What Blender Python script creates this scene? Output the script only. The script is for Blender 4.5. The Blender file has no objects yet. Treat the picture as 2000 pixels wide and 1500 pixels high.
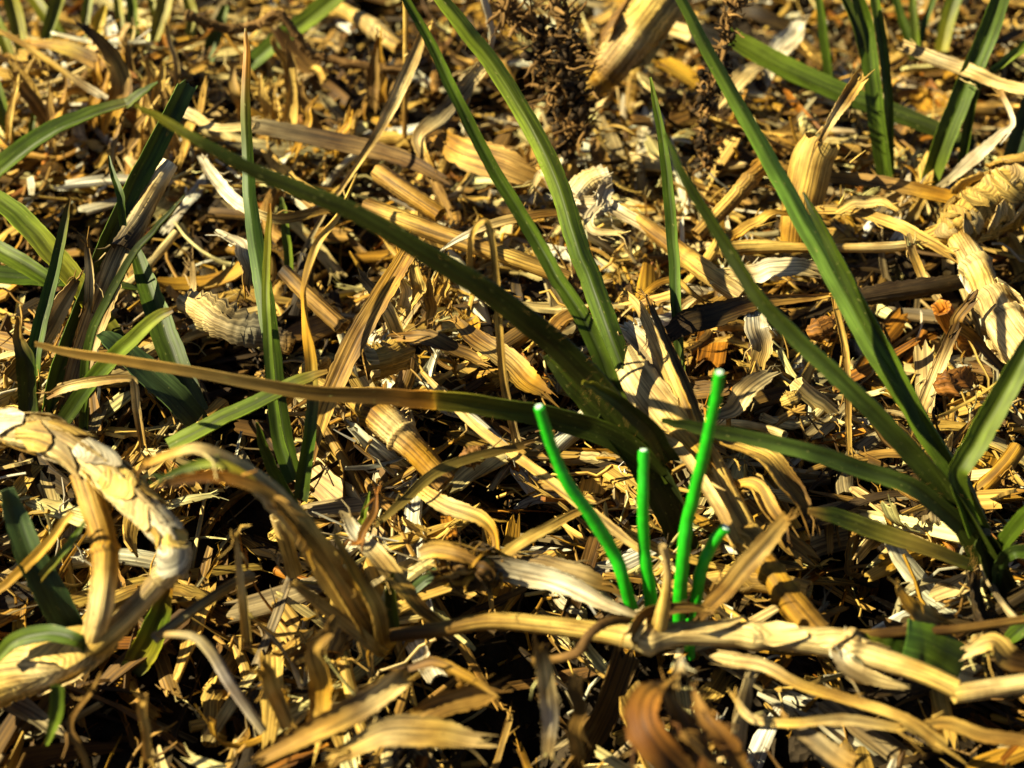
import bpy, math
import numpy as np
from mathutils import Vector

# ---------------------------------------------------------------- camera, sky, sun, exposure
# one Blender unit is one centimetre of the lawn
sc = bpy.context.scene
sc.unit_settings.system = 'METRIC'
sc.unit_settings.scale_length = 0.01
PITCH, TH, CAMH, DIST = math.radians(40.0), 0.382, 10.93, 17.0
CAM = np.array([0.0, -DIST * math.cos(PITCH), CAMH])
cam_data = bpy.data.cameras.new('camera')
cam = bpy.data.objects.new('camera', cam_data)
sc.collection.objects.link(cam)
cam.location = CAM
cam.rotation_euler = (math.pi / 2 - PITCH, 0, 0)
cam_data.sensor_width = 36.0
cam_data.lens = 18.0 / TH
cam_data.clip_start, cam_data.clip_end = 0.1, 3000.0
cam_data.dof.use_dof = True
cam_data.dof.focus_distance = 16.3
cam_data.dof.aperture_fstop = 0.27
sc.camera = cam

SUN_TO = Vector((-0.745, -0.09, 0.63)).normalized()        # direction towards the sun: from the left
world = bpy.data.worlds.new('World')
sc.world = world
world.use_nodes = True
wn = world.node_tree.nodes
sky = wn.new('ShaderNodeTexSky')
sky.sky_type = 'NISHITA'
sky.sun_disc = False
sky.air_density = 0.4
sky.dust_density = 0.4
sky.sun_elevation = math.asin(SUN_TO.z)
sky.sun_rotation = math.atan2(SUN_TO.x, SUN_TO.y)
world.node_tree.links.new(sky.outputs[0], wn['Background'].inputs[0])
wn['Background'].inputs[1].default_value = 0.05
sun_data = bpy.data.lights.new('sun', 'SUN')
sun_data.energy = 5.0
sun_data.angle = math.radians(0.5)
sun_data.color = (1.0, 0.89, 0.60)
sun = bpy.data.objects.new('sun', sun_data)
sc.collection.objects.link(sun)
sun.rotation_euler = (-SUN_TO).to_track_quat('-Z', 'Y').to_euler()
sc.view_settings.view_transform = 'Standard'
sc.view_settings.look = 'None'
sc.view_settings.exposure = 1.58
sc.view_settings.gamma = 1.0
sc.view_settings.use_curve_mapping = False
sc.cycles.use_denoising = True
sc.cycles.max_bounces = 6
sc.cycles.diffuse_bounces = 2

# ---------------------------------------------------------------- pixel rays of the 2000 x 1500 photograph -> real points
FWD = np.array([0, math.cos(PITCH), -math.sin(PITCH)])
UP = np.array([0, math.sin(PITCH), math.cos(PITCH)])
RIGHT = np.array([1.0, 0, 0])
def ray(px, py):
    return FWD + RIGHT * ((px - 1000) / 1000 * TH) + UP * ((750 - py) / 1000 * TH)
def on_height(px, py, h):
    r = ray(px, py); return CAM + r * ((h - CAM[2]) / r[2])
def on_plane(px, py, y):
    r = ray(px, py); return CAM + r * ((y - CAM[1]) / r[1])
def depth_of(p):
    return float(np.dot(np.asarray(p) - CAM, FWD))
def px_size(p):
    return depth_of(p) * TH / 1000
def project(p):
    d = np.asarray(p) - CAM; z = np.dot(d, FWD)
    return 1000 + 1000 * np.dot(d, RIGHT) / z / TH, 750 - 1000 * np.dot(d, UP) / z / TH

# ---------------------------------------------------------------- noise and relief of the ground
rng = np.random.default_rng(11)
TABLE = rng.random((128, 128))
def vnoise(x, y):
    x = np.asarray(x, float); y = np.asarray(y, float)
    xi, yi = np.floor(x).astype(int), np.floor(y).astype(int)
    fx, fy = x - xi, y - yi
    fx, fy = fx * fx * (3 - 2 * fx), fy * fy * (3 - 2 * fy)
    a, b = TABLE[xi % 128, yi % 128], TABLE[(xi + 1) % 128, yi % 128]
    c, d = TABLE[xi % 128, (yi + 1) % 128], TABLE[(xi + 1) % 128, (yi + 1) % 128]
    return (a * (1 - fx) + b * fx) * (1 - fy) + (c * (1 - fx) + d * fx) * fy
def fbm(x, y, s, o=4):
    t, a, n = 0, 0.5, 0
    for k in range(o):
        t = t + a * vnoise(x * s + 17 * k, y * s + 31 * k); n += a; a *= 0.5; s *= 2.03
    return t / n
PITS = [(480, 1010, 130), (1000, 1290, 200), (1680, 1130, 130), (330, 1380, 190), (960, 950, 60), (640, 470, 90), (740, 20, 110), (1480, 30, 120),
        (1900, 560, 60), (1500, 1330, 120), (1750, 1370, 130), (420, 760, 90), (130, 480, 80), (1180, 1360, 120), (880, 1290, 110), (1560, 960, 70), (300, 470, 60), (1090, 130, 100), (1240, 210, 60), (60, 560, 60), (1450, 20, 90), (150, 1430, 190), (560, 1400, 120), (1000, 1420, 150), (1260, 1310, 140), (1600, 1400, 130), (1900, 1420, 120), (420, 1220, 80), (560, 1000, 90), (1080, 1010, 60), (900, 900, 60), (470, 480, 60)]
MOUNDS = [(200, 190, 180, 0.9), (560, 330, 160, 0.35), (850, 560, 200, 0.3), (1450, 470, 260, 0.3), (1250, 180, 160, 0.4), (1800, 420, 150, 0.3)]
_pits = [(on_height(a, b, -0.2), r) for a, b, r in PITS]
_mounds = [(on_height(a, b, 0.0), r, h) for a, b, r, h in MOUNDS]
def pit(x, y):
    t = 0
    for p, r in _pits:
        rr = r * px_size(p)
        t = np.maximum(t, np.exp(-(((x - p[0]) ** 2 + ((y - p[1]) * 0.75) ** 2) / rr ** 2)))
    return t
def mound(x, y):
    t = 0
    for p, r, h in _mounds:
        rr = r * px_size(p)
        t = t + h * np.exp(-(((x - p[0]) ** 2 + ((y - p[1]) * 0.8) ** 2) / rr ** 2))
    return t
def soil(x, y):
    core = np.exp(-((x / 20) ** 4 + ((y - 4) / 22) ** 4))
    return -0.85 + core * ((fbm(x + 50, y + 50, 0.55, 3) - 0.5) * 1.5 - 1.15 * pit(x, y) + mound(x, y))

# ---------------------------------------------------------------- materials
def new_mat(name):
    m = bpy.data.materials.new(name); m.use_nodes = True
    nt = m.node_tree
    return m, nt, nt.nodes['Principled BSDF'], nt.nodes['Material Output']
def node(nt, kind, **kw):
    n = nt.nodes.new(kind)
    for k, v in kw.items():
        setattr(n, k, v)
    return n
def mixrgb(nt, mode, fac, a, b):
    n = node(nt, 'ShaderNodeMix', data_type='RGBA', blend_type=mode)
    for sock, v in ((n.inputs[0], fac), (n.inputs[6], a), (n.inputs[7], b)):
        if isinstance(v, (int, float)): sock.default_value = v
        elif isinstance(v, tuple): sock.default_value = (*v, 1)
        else: nt.links.new(v, sock)
    return n.outputs[2]
def ramp(nt, src, a, b, ca=(0, 0, 0), cb=(1, 1, 1)):
    n = node(nt, 'ShaderNodeValToRGB')
    n.color_ramp.elements[0].position = a; n.color_ramp.elements[1].position = b
    n.color_ramp.elements[0].color = (*ca, 1); n.color_ramp.elements[1].color = (*cb, 1)
    nt.links.new(src, n.inputs[0]); return n.outputs[0]
def uv_noise(nt, sx, sy, detail=2.0, scale=1.0):
    uv = node(nt, 'ShaderNodeUVMap')
    mp = node(nt, 'ShaderNodeMapping'); mp.inputs['Scale'].default_value = (sx, sy, 1)
    nt.links.new(uv.outputs[0], mp.inputs[0])
    n = node(nt, 'ShaderNodeTexNoise'); n.inputs['Scale'].default_value = scale; n.inputs['Detail'].default_value = detail
    nt.links.new(mp.outputs[0], n.inputs['Vector']); return n.outputs[0]
def plant_material(name, vein, vein_dark, blotch, speck, rough, spec, transl, bump):
    m, nt, bs, out = new_mat(name)   # all colour comes from the piece's tint, its veins and its wear
    tint = node(nt, 'ShaderNodeVertexColor', layer_name='tint').outputs[0]
    v1 = uv_noise(nt, vein, 0.8, 2.0)                       # veins run along the blade
    v2 = uv_noise(nt, 4.0, 2.2, 3.0)                        # weathered blotches
    v3 = uv_noise(nt, 31.0, 13.0, 3.0)                      # specks
    veins = ramp(nt, v1, 0.40, 0.57, (vein_dark,) * 3, (1.06, 1.05, 1.02))
    c = mixrgb(nt, 'MULTIPLY', 1.0, tint, veins)
    v4 = uv_noise(nt, vein * 3.2, 2.6, 3.0)                 # fine fibre grain
    c = mixrgb(nt, 'MULTIPLY', 1.0, c, ramp(nt, v4, 0.30, 0.62, (0.5 + 0.5 * vein_dark,) * 3, (1.05, 1.05, 1.05)))
    bl = ramp(nt, v2, 0.35, 0.68, blotch, (1.08, 1.06, 1.0))
    c = mixrgb(nt, 'MULTIPLY', 1.0, c, bl)
    sp = ramp(nt, v3, 0.65, 0.74)
    c = mixrgb(nt, 'MIX', 0.0, c, speck) if speck is None else mixrgb(nt, 'MIX', mixrgb(nt, 'MULTIPLY', 1.0, sp, (0.75,) * 3), c, speck)
    nt.links.new(c, bs.inputs['Base Color'])
    bs.inputs['Roughness'].default_value = rough
    bs.inputs['Specular IOR Level'].default_value = spec
    bp = node(nt, 'ShaderNodeBump'); bp.inputs['Strength'].default_value = bump; bp.inputs['Distance'].default_value = 0.02
    nt.links.new(v1, bp.inputs['Height']); nt.links.new(bp.outputs[0], bs.inputs['Normal'])
    tr = node(nt, 'ShaderNodeBsdfTranslucent'); nt.links.new(mixrgb(nt, 'MULTIPLY', 1.0, c, (1.1, 1.0, 0.55)), tr.inputs[0])
    mx = node(nt, 'ShaderNodeMixShader'); mx.inputs[0].default_value = transl
    nt.links.new(bs.outputs[0], mx.inputs[1]); nt.links.new(tr.outputs[0], mx.inputs[2]); nt.links.new(mx.outputs[0], out.inputs[0])
    return m
M = {}
M['leaf'] = plant_material('green_leaf', 22.0, 0.58, (0.68, 0.66, 0.55), (0.20, 0.20, 0.05), 0.52, 0.22, 0.20, 0.4)
M['straw'] = plant_material('dry_straw', 34.0, 0.40, (0.50, 0.42, 0.32), (0.10, 0.055, 0.02), 0.62, 0.22, 0.18, 0.9)
M['root'] = plant_material('root_bark', 12.0, 0.5, (0.5, 0.45, 0.4), (0.05, 0.03, 0.01), 0.85, 0.1, 0.0, 0.9)
def simple(name, col, rough, spec=0.5, bump=0.0, scale=20.0):
    m, nt, bs, out = new_mat(name)
    tc = node(nt, 'ShaderNodeTexCoord'); n = node(nt, 'ShaderNodeTexNoise')
    n.inputs['Scale'].default_value = scale; n.inputs['Detail'].default_value = 4
    nt.links.new(tc.outputs['Object'], n.inputs['Vector'])
    nt.links.new(mixrgb(nt, 'MULTIPLY', 1.0, col, ramp(nt, n.outputs[0], 0.3, 0.7, (0.75,) * 3, (1.15,) * 3)), bs.inputs['Base Color'])
    bs.inputs['Roughness'].default_value = rough; bs.inputs['Specular IOR Level'].default_value = spec
    if bump:
        b = node(nt, 'ShaderNodeBump'); b.inputs['Strength'].default_value = bump; b.inputs['Distance'].default_value = 0.03
        nt.links.new(n.outputs[0], b.inputs['Height']); nt.links.new(b.outputs[0], bs.inputs['Normal'])
    return m
M['bright'] = simple('bright_green_stalk', (0.010, 0.33, 0.004), 0.5, 0.4, 0.25, 9.0)
M['cut'] = simple('cut_face_glint', (0.55, 0.75, 0.55), 0.25, 0.9, 0.2, 12.0)  # pale tone paints the white sky and sun reflection on the cut tips
def soil_material():
    m, nt, bs, out = new_mat('soil')
    tc = node(nt, 'ShaderNodeTexCoord')
    n1 = node(nt, 'ShaderNodeTexNoise'); n1.inputs['Scale'].default_value = 3.0; n1.inputs['Detail'].default_value = 8
    n2 = node(nt, 'ShaderNodeTexVoronoi'); n2.inputs['Scale'].default_value = 9.0
    for n in (n1, n2): nt.links.new(tc.outputs['Object'], n.inputs['Vector'])
    c = ramp(nt, n1.outputs[0], 0.3, 0.75, (0.007, 0.005, 0.003), (0.045, 0.032, 0.018))
    nt.links.new(c, bs.inputs['Base Color']); bs.inputs['Roughness'].default_value = 0.95; bs.inputs['Specular IOR Level'].default_value = 0.1
    b = node(nt, 'ShaderNodeBump'); b.inputs['Strength'].default_value = 0.8; b.inputs['Distance'].default_value = 0.08
    nt.links.new(n2.outputs[0], b.inputs['Height']); nt.links.new(b.outputs[0], bs.inputs['Normal'])
    return m
M['soil'] = soil_material()

# palette: the dry and living leaves, some tones also standing in for shade or sun
GREEN, DGREEN, LGREEN, YGREEN = (0.068, 0.115, 0.007), (0.036, 0.052, 0.004), (0.150, 0.210, 0.015), (0.28, 0.26, 0.015)
BLUEGREEN = (0.055, 0.095, 0.022)
STRAW, PALE, GOLD, TAN = (0.70, 0.468, 0.105), (0.88, 0.69, 0.30), (0.57, 0.32, 0.030), (0.40, 0.238, 0.050)
BROWN, ORANGE, GREY, DARK, WHITE = (0.17, 0.095, 0.02), (0.46, 0.19, 0.016), (0.38, 0.31, 0.16), (0.060, 0.038, 0.011), (0.93, 0.86, 0.62)
CREAM = (0.85, 0.61, 0.16)

# ---------------------------------------------------------------- geometry
def unit(v):
    v = np.asarray(v, float); n = np.linalg.norm(v, axis=-1, keepdims=True); return v / np.maximum(n, 1e-9)
def spline(P, n):
    """Catmull-Rom through the rows of P (any number of columns), n samples even in control index"""
    P = np.asarray(P, float); k = len(P)
    if k == 2:
        t = np.linspace(0, 1, n)[:, None]; return P[0] * (1 - t) + P[1] * t
    Q = np.vstack([2 * P[0] - P[1], P, 2 * P[-1] - P[-2]])
    u = np.linspace(0, k - 1, n); i = np.minimum(u.astype(int), k - 2); t = (u - i)[:, None]
    a, b, c, d = Q[i], Q[i + 1], Q[i + 2], Q[i + 3]
    return 0.5 * (2 * b + (c - a) * t + (2 * a - 5 * b + 4 * c - d) * t ** 2 + (3 * b - a - 3 * c + d) * t ** 3)
def rotate(v, axis, ang):
    ang = np.asarray(ang)[:, None]; c, s = np.cos(ang), np.sin(ang)
    return v * c + np.cross(axis, v) * s + axis * np.sum(axis * v, 1, keepdims=True) * (1 - c)
class Geo:
    def __init__(self): self.v, self.q, self.uv, self.c, self.n = [], [], [], [], 0
    def add(self, v, q, uv, c):
        self.v.append(v); self.q.append(np.asarray(q) + self.n); self.uv.append(uv)
        self.c.append(c if np.ndim(c) == 2 else np.tile(c, (len(v), 1))); self.n += len(v)
    def grid(self, rows, cols, P, uv, col, close=False, flip=False):
        i = np.arange(rows - 1)[:, None]; jn = cols if close else cols - 1; j = np.arange(jn)[None]
        j2 = (j + 1) % cols
        q = np.stack([i * cols + j, i * cols + j2, (i + 1) * cols + j2, (i + 1) * cols + j], -1).reshape(-1, 4)
        self.add(P.reshape(-1, 3), q[:, ::-1] if flip else q, uv.reshape(-1, 2), col)
    def mesh(self, name, mat, smooth=True):
        v = np.concatenate(self.v); q = np.concatenate(self.q); uv = np.concatenate(self.uv); c = np.concatenate(self.c)
        me = bpy.data.meshes.new(name)
        me.vertices.add(len(v)); me.vertices.foreach_set('co', v.astype('f').ravel())
        me.loops.add(q.size); me.loops.foreach_set('vertex_index', q.astype('i').ravel())
        me.polygons.add(len(q)); me.polygons.foreach_set('loop_start', np.arange(0, q.size, 4, dtype='i'))
        me.update(calc_edges=True)
        lay = me.uv_layers.new(name='UVMap'); lay.data.foreach_set('uv', uv[q.ravel()].astype('f').ravel())
        at = me.color_attributes.new('tint', 'FLOAT_COLOR', 'POINT')
        at.data.foreach_set('color', np.hstack([c, np.ones((len(c), 1))]).astype('f').ravel())
        if smooth: me.polygons.foreach_set('use_smooth', np.ones(len(q), bool))
        me.materials.append(M[mat] if isinstance(mat, str) else mat)
        return me
    def obj(self, name, mat, parent=None, smooth=True):
        o = bpy.data.objects.new(name, self.mesh(name, mat, smooth)); sc.collection.objects.link(o)
        if parent is not None:
            o.parent = parent; o.matrix_parent_inverse = parent.matrix_basis.inverted()
        else:
            # the origin sits at the thing's own middle
            me = o.data; co = np.empty(len(me.vertices) * 3, 'f'); me.vertices.foreach_get('co', co); co = co.reshape(-1, 3)
            c0 = co.mean(0); co -= c0; me.vertices.foreach_set('co', co.ravel()); o.location = c0
        return o
UNIQ = [0.0]
def ribbon(g, P, W, N, col, fold=0.0, curl=0.0, th=0.014, m=5, ragged=0.0, r=rng, wob=0.0, fray=0.0, rib=False):
    """A leaf or strip: P centre line, W widths, N face normals; fold = V along the midrib, curl = arc across"""
    P, W, N = np.asarray(P, float), np.asarray(W, float), np.asarray(N, float)
    n = len(P)
    T = unit(np.gradient(P, axis=0)); S = unit(np.cross(T, N)); N = unit(np.cross(S, T))
    u = np.linspace(-1, 1, m)
    cu = np.broadcast_to(np.asarray(curl, float), (n,))[:, None]; fo = np.broadcast_to(np.asarray(fold, float), (n,))[:, None]
    k = np.where(np.abs(cu) < 1e-3, 1e-3, cu) / 2
    X = np.sin(u[None] * k) / k * W[:, None] / 2
    Z = (1 - np.cos(u[None] * k)) / k * W[:, None] / 2 + fo * np.abs(u)[None] * W[:, None] / 2
    if wob:                                                  # slow warping: the surface buckles, the veins stay even
        ii, jj = np.meshgrid(np.arange(n) * 2.6 / n, np.linspace(0, 1.4, m), indexing='ij'); o1 = r.random() * 100
        X = X * (1 + wob * 1.5 * (vnoise(ii[:, :1] * 1.2 + o1, ii[:, :1] * 0) - 0.5)); Z = Z + (vnoise(ii + o1, jj + o1) - 0.5) * wob * 3.0 * W[:, None]
    if fray:                                                 # torn, nicked margins
        X[:, 0] *= 1 - fray * r.random(n) ** 1.5; X[:, -1] *= 1 - fray * r.random(n) ** 1.5
    top = P[:, None] + S[:, None] * X[..., None] + N[:, None] * Z[..., None]
    if ragged:
        top[0] -= T[0] * (r.random((m, 1)) * ragged * W[0]); top[-1] += T[-1] * (r.random((m, 1)) ** 2 * 1.6 * ragged * W[-1])
    thk = np.minimum(th, W * 0.3)[:, None, None]
    bot = top - N[:, None] * thk
    L = np.concatenate([[0], np.cumsum(np.linalg.norm(np.diff(P, axis=0), axis=1))])
    UNIQ[0] = (UNIQ[0] + 7.31) % 91
    uv = np.stack(np.broadcast_arrays(u[None] * W[:, None] / 2 + UNIQ[0], L[:, None] + UNIQ[0] * 1.7), -1)
    C = np.repeat(np.asarray(col, float)[:, None], m, 1) if np.ndim(col) == 2 else np.tile(np.asarray(col, float), (n, m, 1))
    if rib:                                                  # darker midrib, paler margins
        C = C * np.interp(np.abs(u), [0, 0.16, 0.3, 0.8, 1], [0.62, 0.75, 1, 1, 1.45])[None, :, None] * (1, 1, 1)
    Cf = C.reshape(-1, 3)
    g.grid(n, m, top, uv, Cf); g.grid(n, m, bot, uv, Cf, flip=True)
    for e in (0, m - 1):
        g.grid(n, 2, np.stack([top[:, e], bot[:, e]], 1), np.stack([uv[:, e]] * 2, 1), np.repeat(C[:, e], 2, 0), flip=(e > 0))
    for e in (0, n - 1):
        g.grid(2, m, np.stack([top[e], bot[e]]), np.stack([uv[e]] * 2), np.tile(C[e], (2, 1)), flip=(e == 0))
def fray_ends(g, P, W, N, col, r, count=7, length=0.22):
    """loose fibres sticking out of both torn ends and a few along the margins"""
    T = unit(np.gradient(P, axis=0)); S = unit(np.cross(T, N)); n = len(P)
    for k in range(count):
        e = (0, n - 1, r.integers(0, n))[min(k % 4, 2)]; sg = -1 if e == 0 else 1
        side = r.uniform(-0.9, 0.9) if e in (0, n - 1) else r.choice((-1, 1)) * 0.95
        p = P[e] + S[e] * side * W[e] / 2 - T[e] * sg * 0.03
        d = unit(T[e] * sg + S[e] * (side * 0.5 + r.normal(0, 0.25)) + N[e] * r.normal(0.15, 0.3)); l = length * r.uniform(0.3, 1.2)
        Q = np.array([p, p + d * l * 0.5 + N[e] * r.normal(0, 0.12) * l, p + d * l + r.normal(0, 0.2, 3) * l])
        tube(g, Q, np.array([0.012, 0.009, 0.004]) * r.uniform(0.6, 1.6), np.clip(np.asarray(col[e]) * r.uniform(0.8, 1.3), 0.01, 0.9), k=4, rough=0.2, hollow=False, r=r)
def tube(g, P, R, col, k=9, rough=0.06, hollow=True, r=rng, ridges=0.0, flat=1.0, up=(0.2, 0.1, 1)):
    P, R = np.asarray(P, float), np.asarray(R, float); n = len(P)
    T = unit(np.gradient(P, axis=0))
    S = np.empty_like(T); s = np.cross(T[0], up); s = unit(s if np.linalg.norm(s) > 1e-3 else np.cross(T[0], (1, 0, 0)))
    for i in range(n):
        s = unit(s - T[i] * np.dot(s, T[i])); S[i] = s
    B = np.cross(T, S)
    a = np.linspace(0, 2 * math.pi, k, endpoint=False)
    prof = 1 + rough * (r.random(k) - 0.5) * 2
    if ridges: prof = prof * (1 + ridges * np.where(np.arange(k) % 2, -1, 1))
    RR = R[:, None] * prof[None] * (1 + rough * (r.random((n, k)) - 0.5))
    ring = P[:, None] + S[:, None] * (np.cos(a)[None] * RR)[..., None] + B[:, None] * (np.sin(a)[None] * RR * flat)[..., None]
    L = np.concatenate([[0], np.cumsum(np.linalg.norm(np.diff(P, axis=0), axis=1))])
    UNIQ[0] = (UNIQ[0] + 7.31) % 91
    uu = np.minimum(a, 2 * math.pi - a)
    uv = np.stack(np.broadcast_arrays(uu[None] * R[:, None] + UNIQ[0], L[:, None] + UNIQ[0] * 1.7), -1)
    C = np.repeat(np.asarray(col, float)[:, None], k, 1) if np.ndim(col) == 2 else np.tile(np.asarray(col, float), (n, k, 1))
    g.grid(n, k, ring, uv, C.reshape(-1, 3), close=True)
    for e, sg in ((0, 1), (n - 1, -1)):
        if R[e] < 0.02: continue
        ctr = P[e]; rag = (r.random((k, 1)) - 0.4) * R[e] * 0.5 * (-sg) * T[e] if hollow else 0
        o = ring[e] + rag * 0
        rows = [o, ctr + (o - ctr) * 0.72]
        rows += [ctr + (o - ctr) * 0.55 + T[e] * sg * R[e] * 1.2, ctr + (o - ctr) * 0.02 + T[e] * sg * R[e] * 1.4] if hollow else [ctr + (o - ctr) * 0.3 - T[e] * sg * R[e] * 0.08, ctr + (o - ctr) * 0.02 - T[e] * sg * R[e] * 0.1]
        rows = np.stack(rows)
        g.grid(4, k, rows, np.tile(uv[e][None], (4, 1, 1)), np.tile(C[e] * (1.0 if e else 1.0), (4, 1)), close=True, flip=(e == 0))

def tag(o, label=None, cat=None, group=None, kind=None):
    if label: o['label'] = label
    if cat: o['category'] = cat
    if group: o['group'] = group
    if kind: o['kind'] = kind
    return o
def thing(name, label, cat, loc, group=None):
    o = bpy.data.objects.new(name, None); sc.collection.objects.link(o)
    o.empty_display_size = 0.3; o.location = loc
    return tag(o, label, cat, group)

def solve(pts, base=None):
    """(px, py, h, w) with h a height, or (px, py, dy, w) with dy an offset in depth from the base"""
    out = []
    y0 = on_height(*base)[1] if base else None
    for px, py, q, w in pts:
        p = on_plane(px, py, y0 + q) if base else on_height(px, py, q)
        out.append([*p, w * px_size(p)])
    return np.array(out)
def samples(A, cols, n, roll):
    k = len(A)
    D = [A]
    C = np.array(cols if np.ndim(cols) == 2 else [cols] * k, float)
    if len(C) != k: C = np.array([[np.interp(x, np.linspace(0, 1, len(C)), C[:, j]) for j in range(3)] for x in np.linspace(0, 1, k)])
    Rl = np.radians(np.array(roll if np.ndim(roll) else [roll] * k, float))
    if len(Rl) != k: Rl = np.interp(np.linspace(0, 1, k), np.linspace(0, 1, len(Rl)), Rl)
    S = spline(np.hstack([A, C, Rl[:, None]]), n)
    P, W, C, Rl = S[:, :3], np.maximum(S[:, 3], 0.006), np.clip(S[:, 4:7], 0.003, 1), S[:, 7]
    return P, W, C, Rl
def leafgeo(pts, col, base=None, roll=0, fold=0.0, curl=0.0, n=None, m=7, ragged=0.0, th=0.016, wob=0.0, jit=0.0, fray=0.16):
    A = solve(pts, base)
    n = n or max(20, 9 * len(A))
    P, W, C, Rl = samples(A, col, n, roll)
    if jit:
        P = P + (np.stack([vnoise(np.linspace(0, 3.2, n) + UNIQ[0] * 3 + 9 * j, np.zeros(n)) for j in range(3)], 1) - 0.5) * jit
    T = unit(np.gradient(P, axis=0)); V = unit(CAM - P) * 0.8 + np.array([0, 0, 0.35]); V = unit(V - T * np.sum(V * T, 1, keepdims=True))
    N = rotate(V, T, Rl)
    g = Geo(); ribbon(g, P, W, N, C, fold=fold, curl=curl, m=m, ragged=ragged, th=th, wob=wob, fray=fray)
    fray_ends(g, P, W, N, C, rng, 9)
    return g
def leaf_tip(pts, s=0.12):
    return pts
def stemgeo(pts, col, base=None, nodes=(), n=None, k=12, rough=0.10, hollow=True, ridges=0.03, jit=0.0):
    A = solve(pts, base)
    n = n or max(24, 10 * len(A))
    P, W, C, _ = samples(A, col, n, 0)
    t = np.linspace(0, 1, n)
    R = W / 2
    for q in nodes:
        b = np.exp(-((t - q) / 0.014) ** 2); R = R * (1 + 0.28 * b); C = C * (1 - 0.45 * np.exp(-((t - q - 0.02) / 0.010) ** 2))[:, None]
    if jit: P = P + (np.stack([vnoise(t * 4 + UNIQ[0] * 3 + 9 * j, np.zeros(n)) for j in range(3)], 1) - 0.5) * jit
    g = Geo(); tube(g, P, R, C, k=k, rough=rough, hollow=hollow, ridges=ridges)
    return g, P, R, C
GROUPS = {}
LAND = []       # (px, py) of named things, filled by hand below
def straw(name, label, cat, pts, col, group=None, mat='straw', **kw):
    pts = [(a, b, c, d * 0.86) for a, b, c, d in pts]; kw.setdefault('ragged', 1.4); kw.setdefault('wob', 0.03); kw.setdefault('jit', 0.08)
    return tag(leafgeo(pts, col, **kw).obj(name, mat), label, cat, group)
def stem(name, label, cat, pts, col, group=None, mat='straw', **kw):
    g, P, R, C = stemgeo([(a, b, c, d * 0.82) for a, b, c, d in pts], col, **kw)
    return tag(g.obj(name, mat), label, cat, group), P, R, C
def husk_on(parent, P, R, C, t0, t1, ang, span, lift=0.02, name='husk', col=None, flare=0.25):
    """a papery scale wrapped part-way round a stem"""
    n = len(P); i0, i1 = int(t0 * (n - 1)), int(t1 * (n - 1))
    idx = np.linspace(i0, i1, 7); p = np.stack([np.interp(idx, np.arange(n), P[:, j]) for j in range(3)], 1)
    r_ = np.interp(idx, np.arange(n), R); T = unit(np.gradient(p, axis=0))
    s = unit(np.cross(T, (0.2, 0.1, 1))); b = np.cross(T, s)
    a = np.linspace(ang - span / 2, ang + span / 2, 8)
    f = (1.03 + lift + flare * np.linspace(0, 1, 7) ** 2)[:, None] * r_[:, None] * (1 + 0.05 * (rng.random((7, 8)) - 0.5))
    el = 1 - 0.55 * np.abs(np.linspace(-1, 1, 8)) ** 1.6 - 0.18 * rng.random(8)      # the scale ends in an uneven point
    fr = np.linspace(0, 1, 7)[:, None] * el[None] * 6
    pc = np.stack([np.interp(fr.ravel(), np.arange(7), p[:, j]) for j in range(3)], 1).reshape(7, 8, 3)
    G_ = pc + s[:, None] * (np.cos(a)[None] * f)[..., None] + b[:, None] * (np.sin(a)[None] * f)[..., None]
    inn = pc + (G_ - pc) * 0.95
    L = np.linspace(0, 1, 7) * np.linalg.norm(p[-1] - p[0]); UNIQ[0] = (UNIQ[0] + 7.31) % 91
    uv = np.stack(np.broadcast_arrays(a[None] * r_[:, None] + UNIQ[0], L[:, None] + UNIQ[0]), -1)
    c = np.asarray(col if col is not None else C[(i0 + i1) // 2]) * (0.85 + 0.35 * rng.random())
    g = Geo(); g.grid(7, 8, G_, uv, np.tile(c, (56, 1))); g.grid(7, 8, inn, uv, np.tile(c, (56, 1)), flip=True)
    for e in (0, 6): g.grid(2, 8, np.stack([G_[e], inn[e]]), np.stack([uv[e]] * 2), np.tile(c, (16, 1)), flip=(e == 6))
    for e in (0, 7): g.grid(7, 2, np.stack([G_[:, e], inn[:, e]], 1), np.stack([uv[:, e]] * 2, 1), np.tile(c, (14, 1)), flip=(e == 0))
    return g.obj(name, 'straw', parent)

# ---------------------------------------------------------------- the ground: one sheet of soil out to the horizon
def build_ground():
    far = np.geomspace(1, 600, 26) - 1
    xs = np.concatenate([-16 - far[::-1], np.arange(-15.9, 15.95, 0.11), 16 + far])
    ys = np.concatenate([-9 - far[::-1], np.arange(-8.9, 24.95, 0.11), 25 + far])
    X, Y = np.meshgrid(xs, ys)
    Z = soil(X, Y) + (fbm(X, Y, 2.6, 4) - 0.5) * 0.30 * ((np.abs(X) < 17) & (Y > -10) & (Y < 26))
    P = np.stack([X, Y, Z], -1)
    g = Geo(); g.grid(len(ys), len(xs), P, P[..., :2] * 1.0, np.array([0.05, 0.04, 0.03]))
    o = g.obj('ground', 'soil')
    tag(o, 'dark crumbly soil under the dry grass litter', None, None, 'structure')
build_ground()

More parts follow.
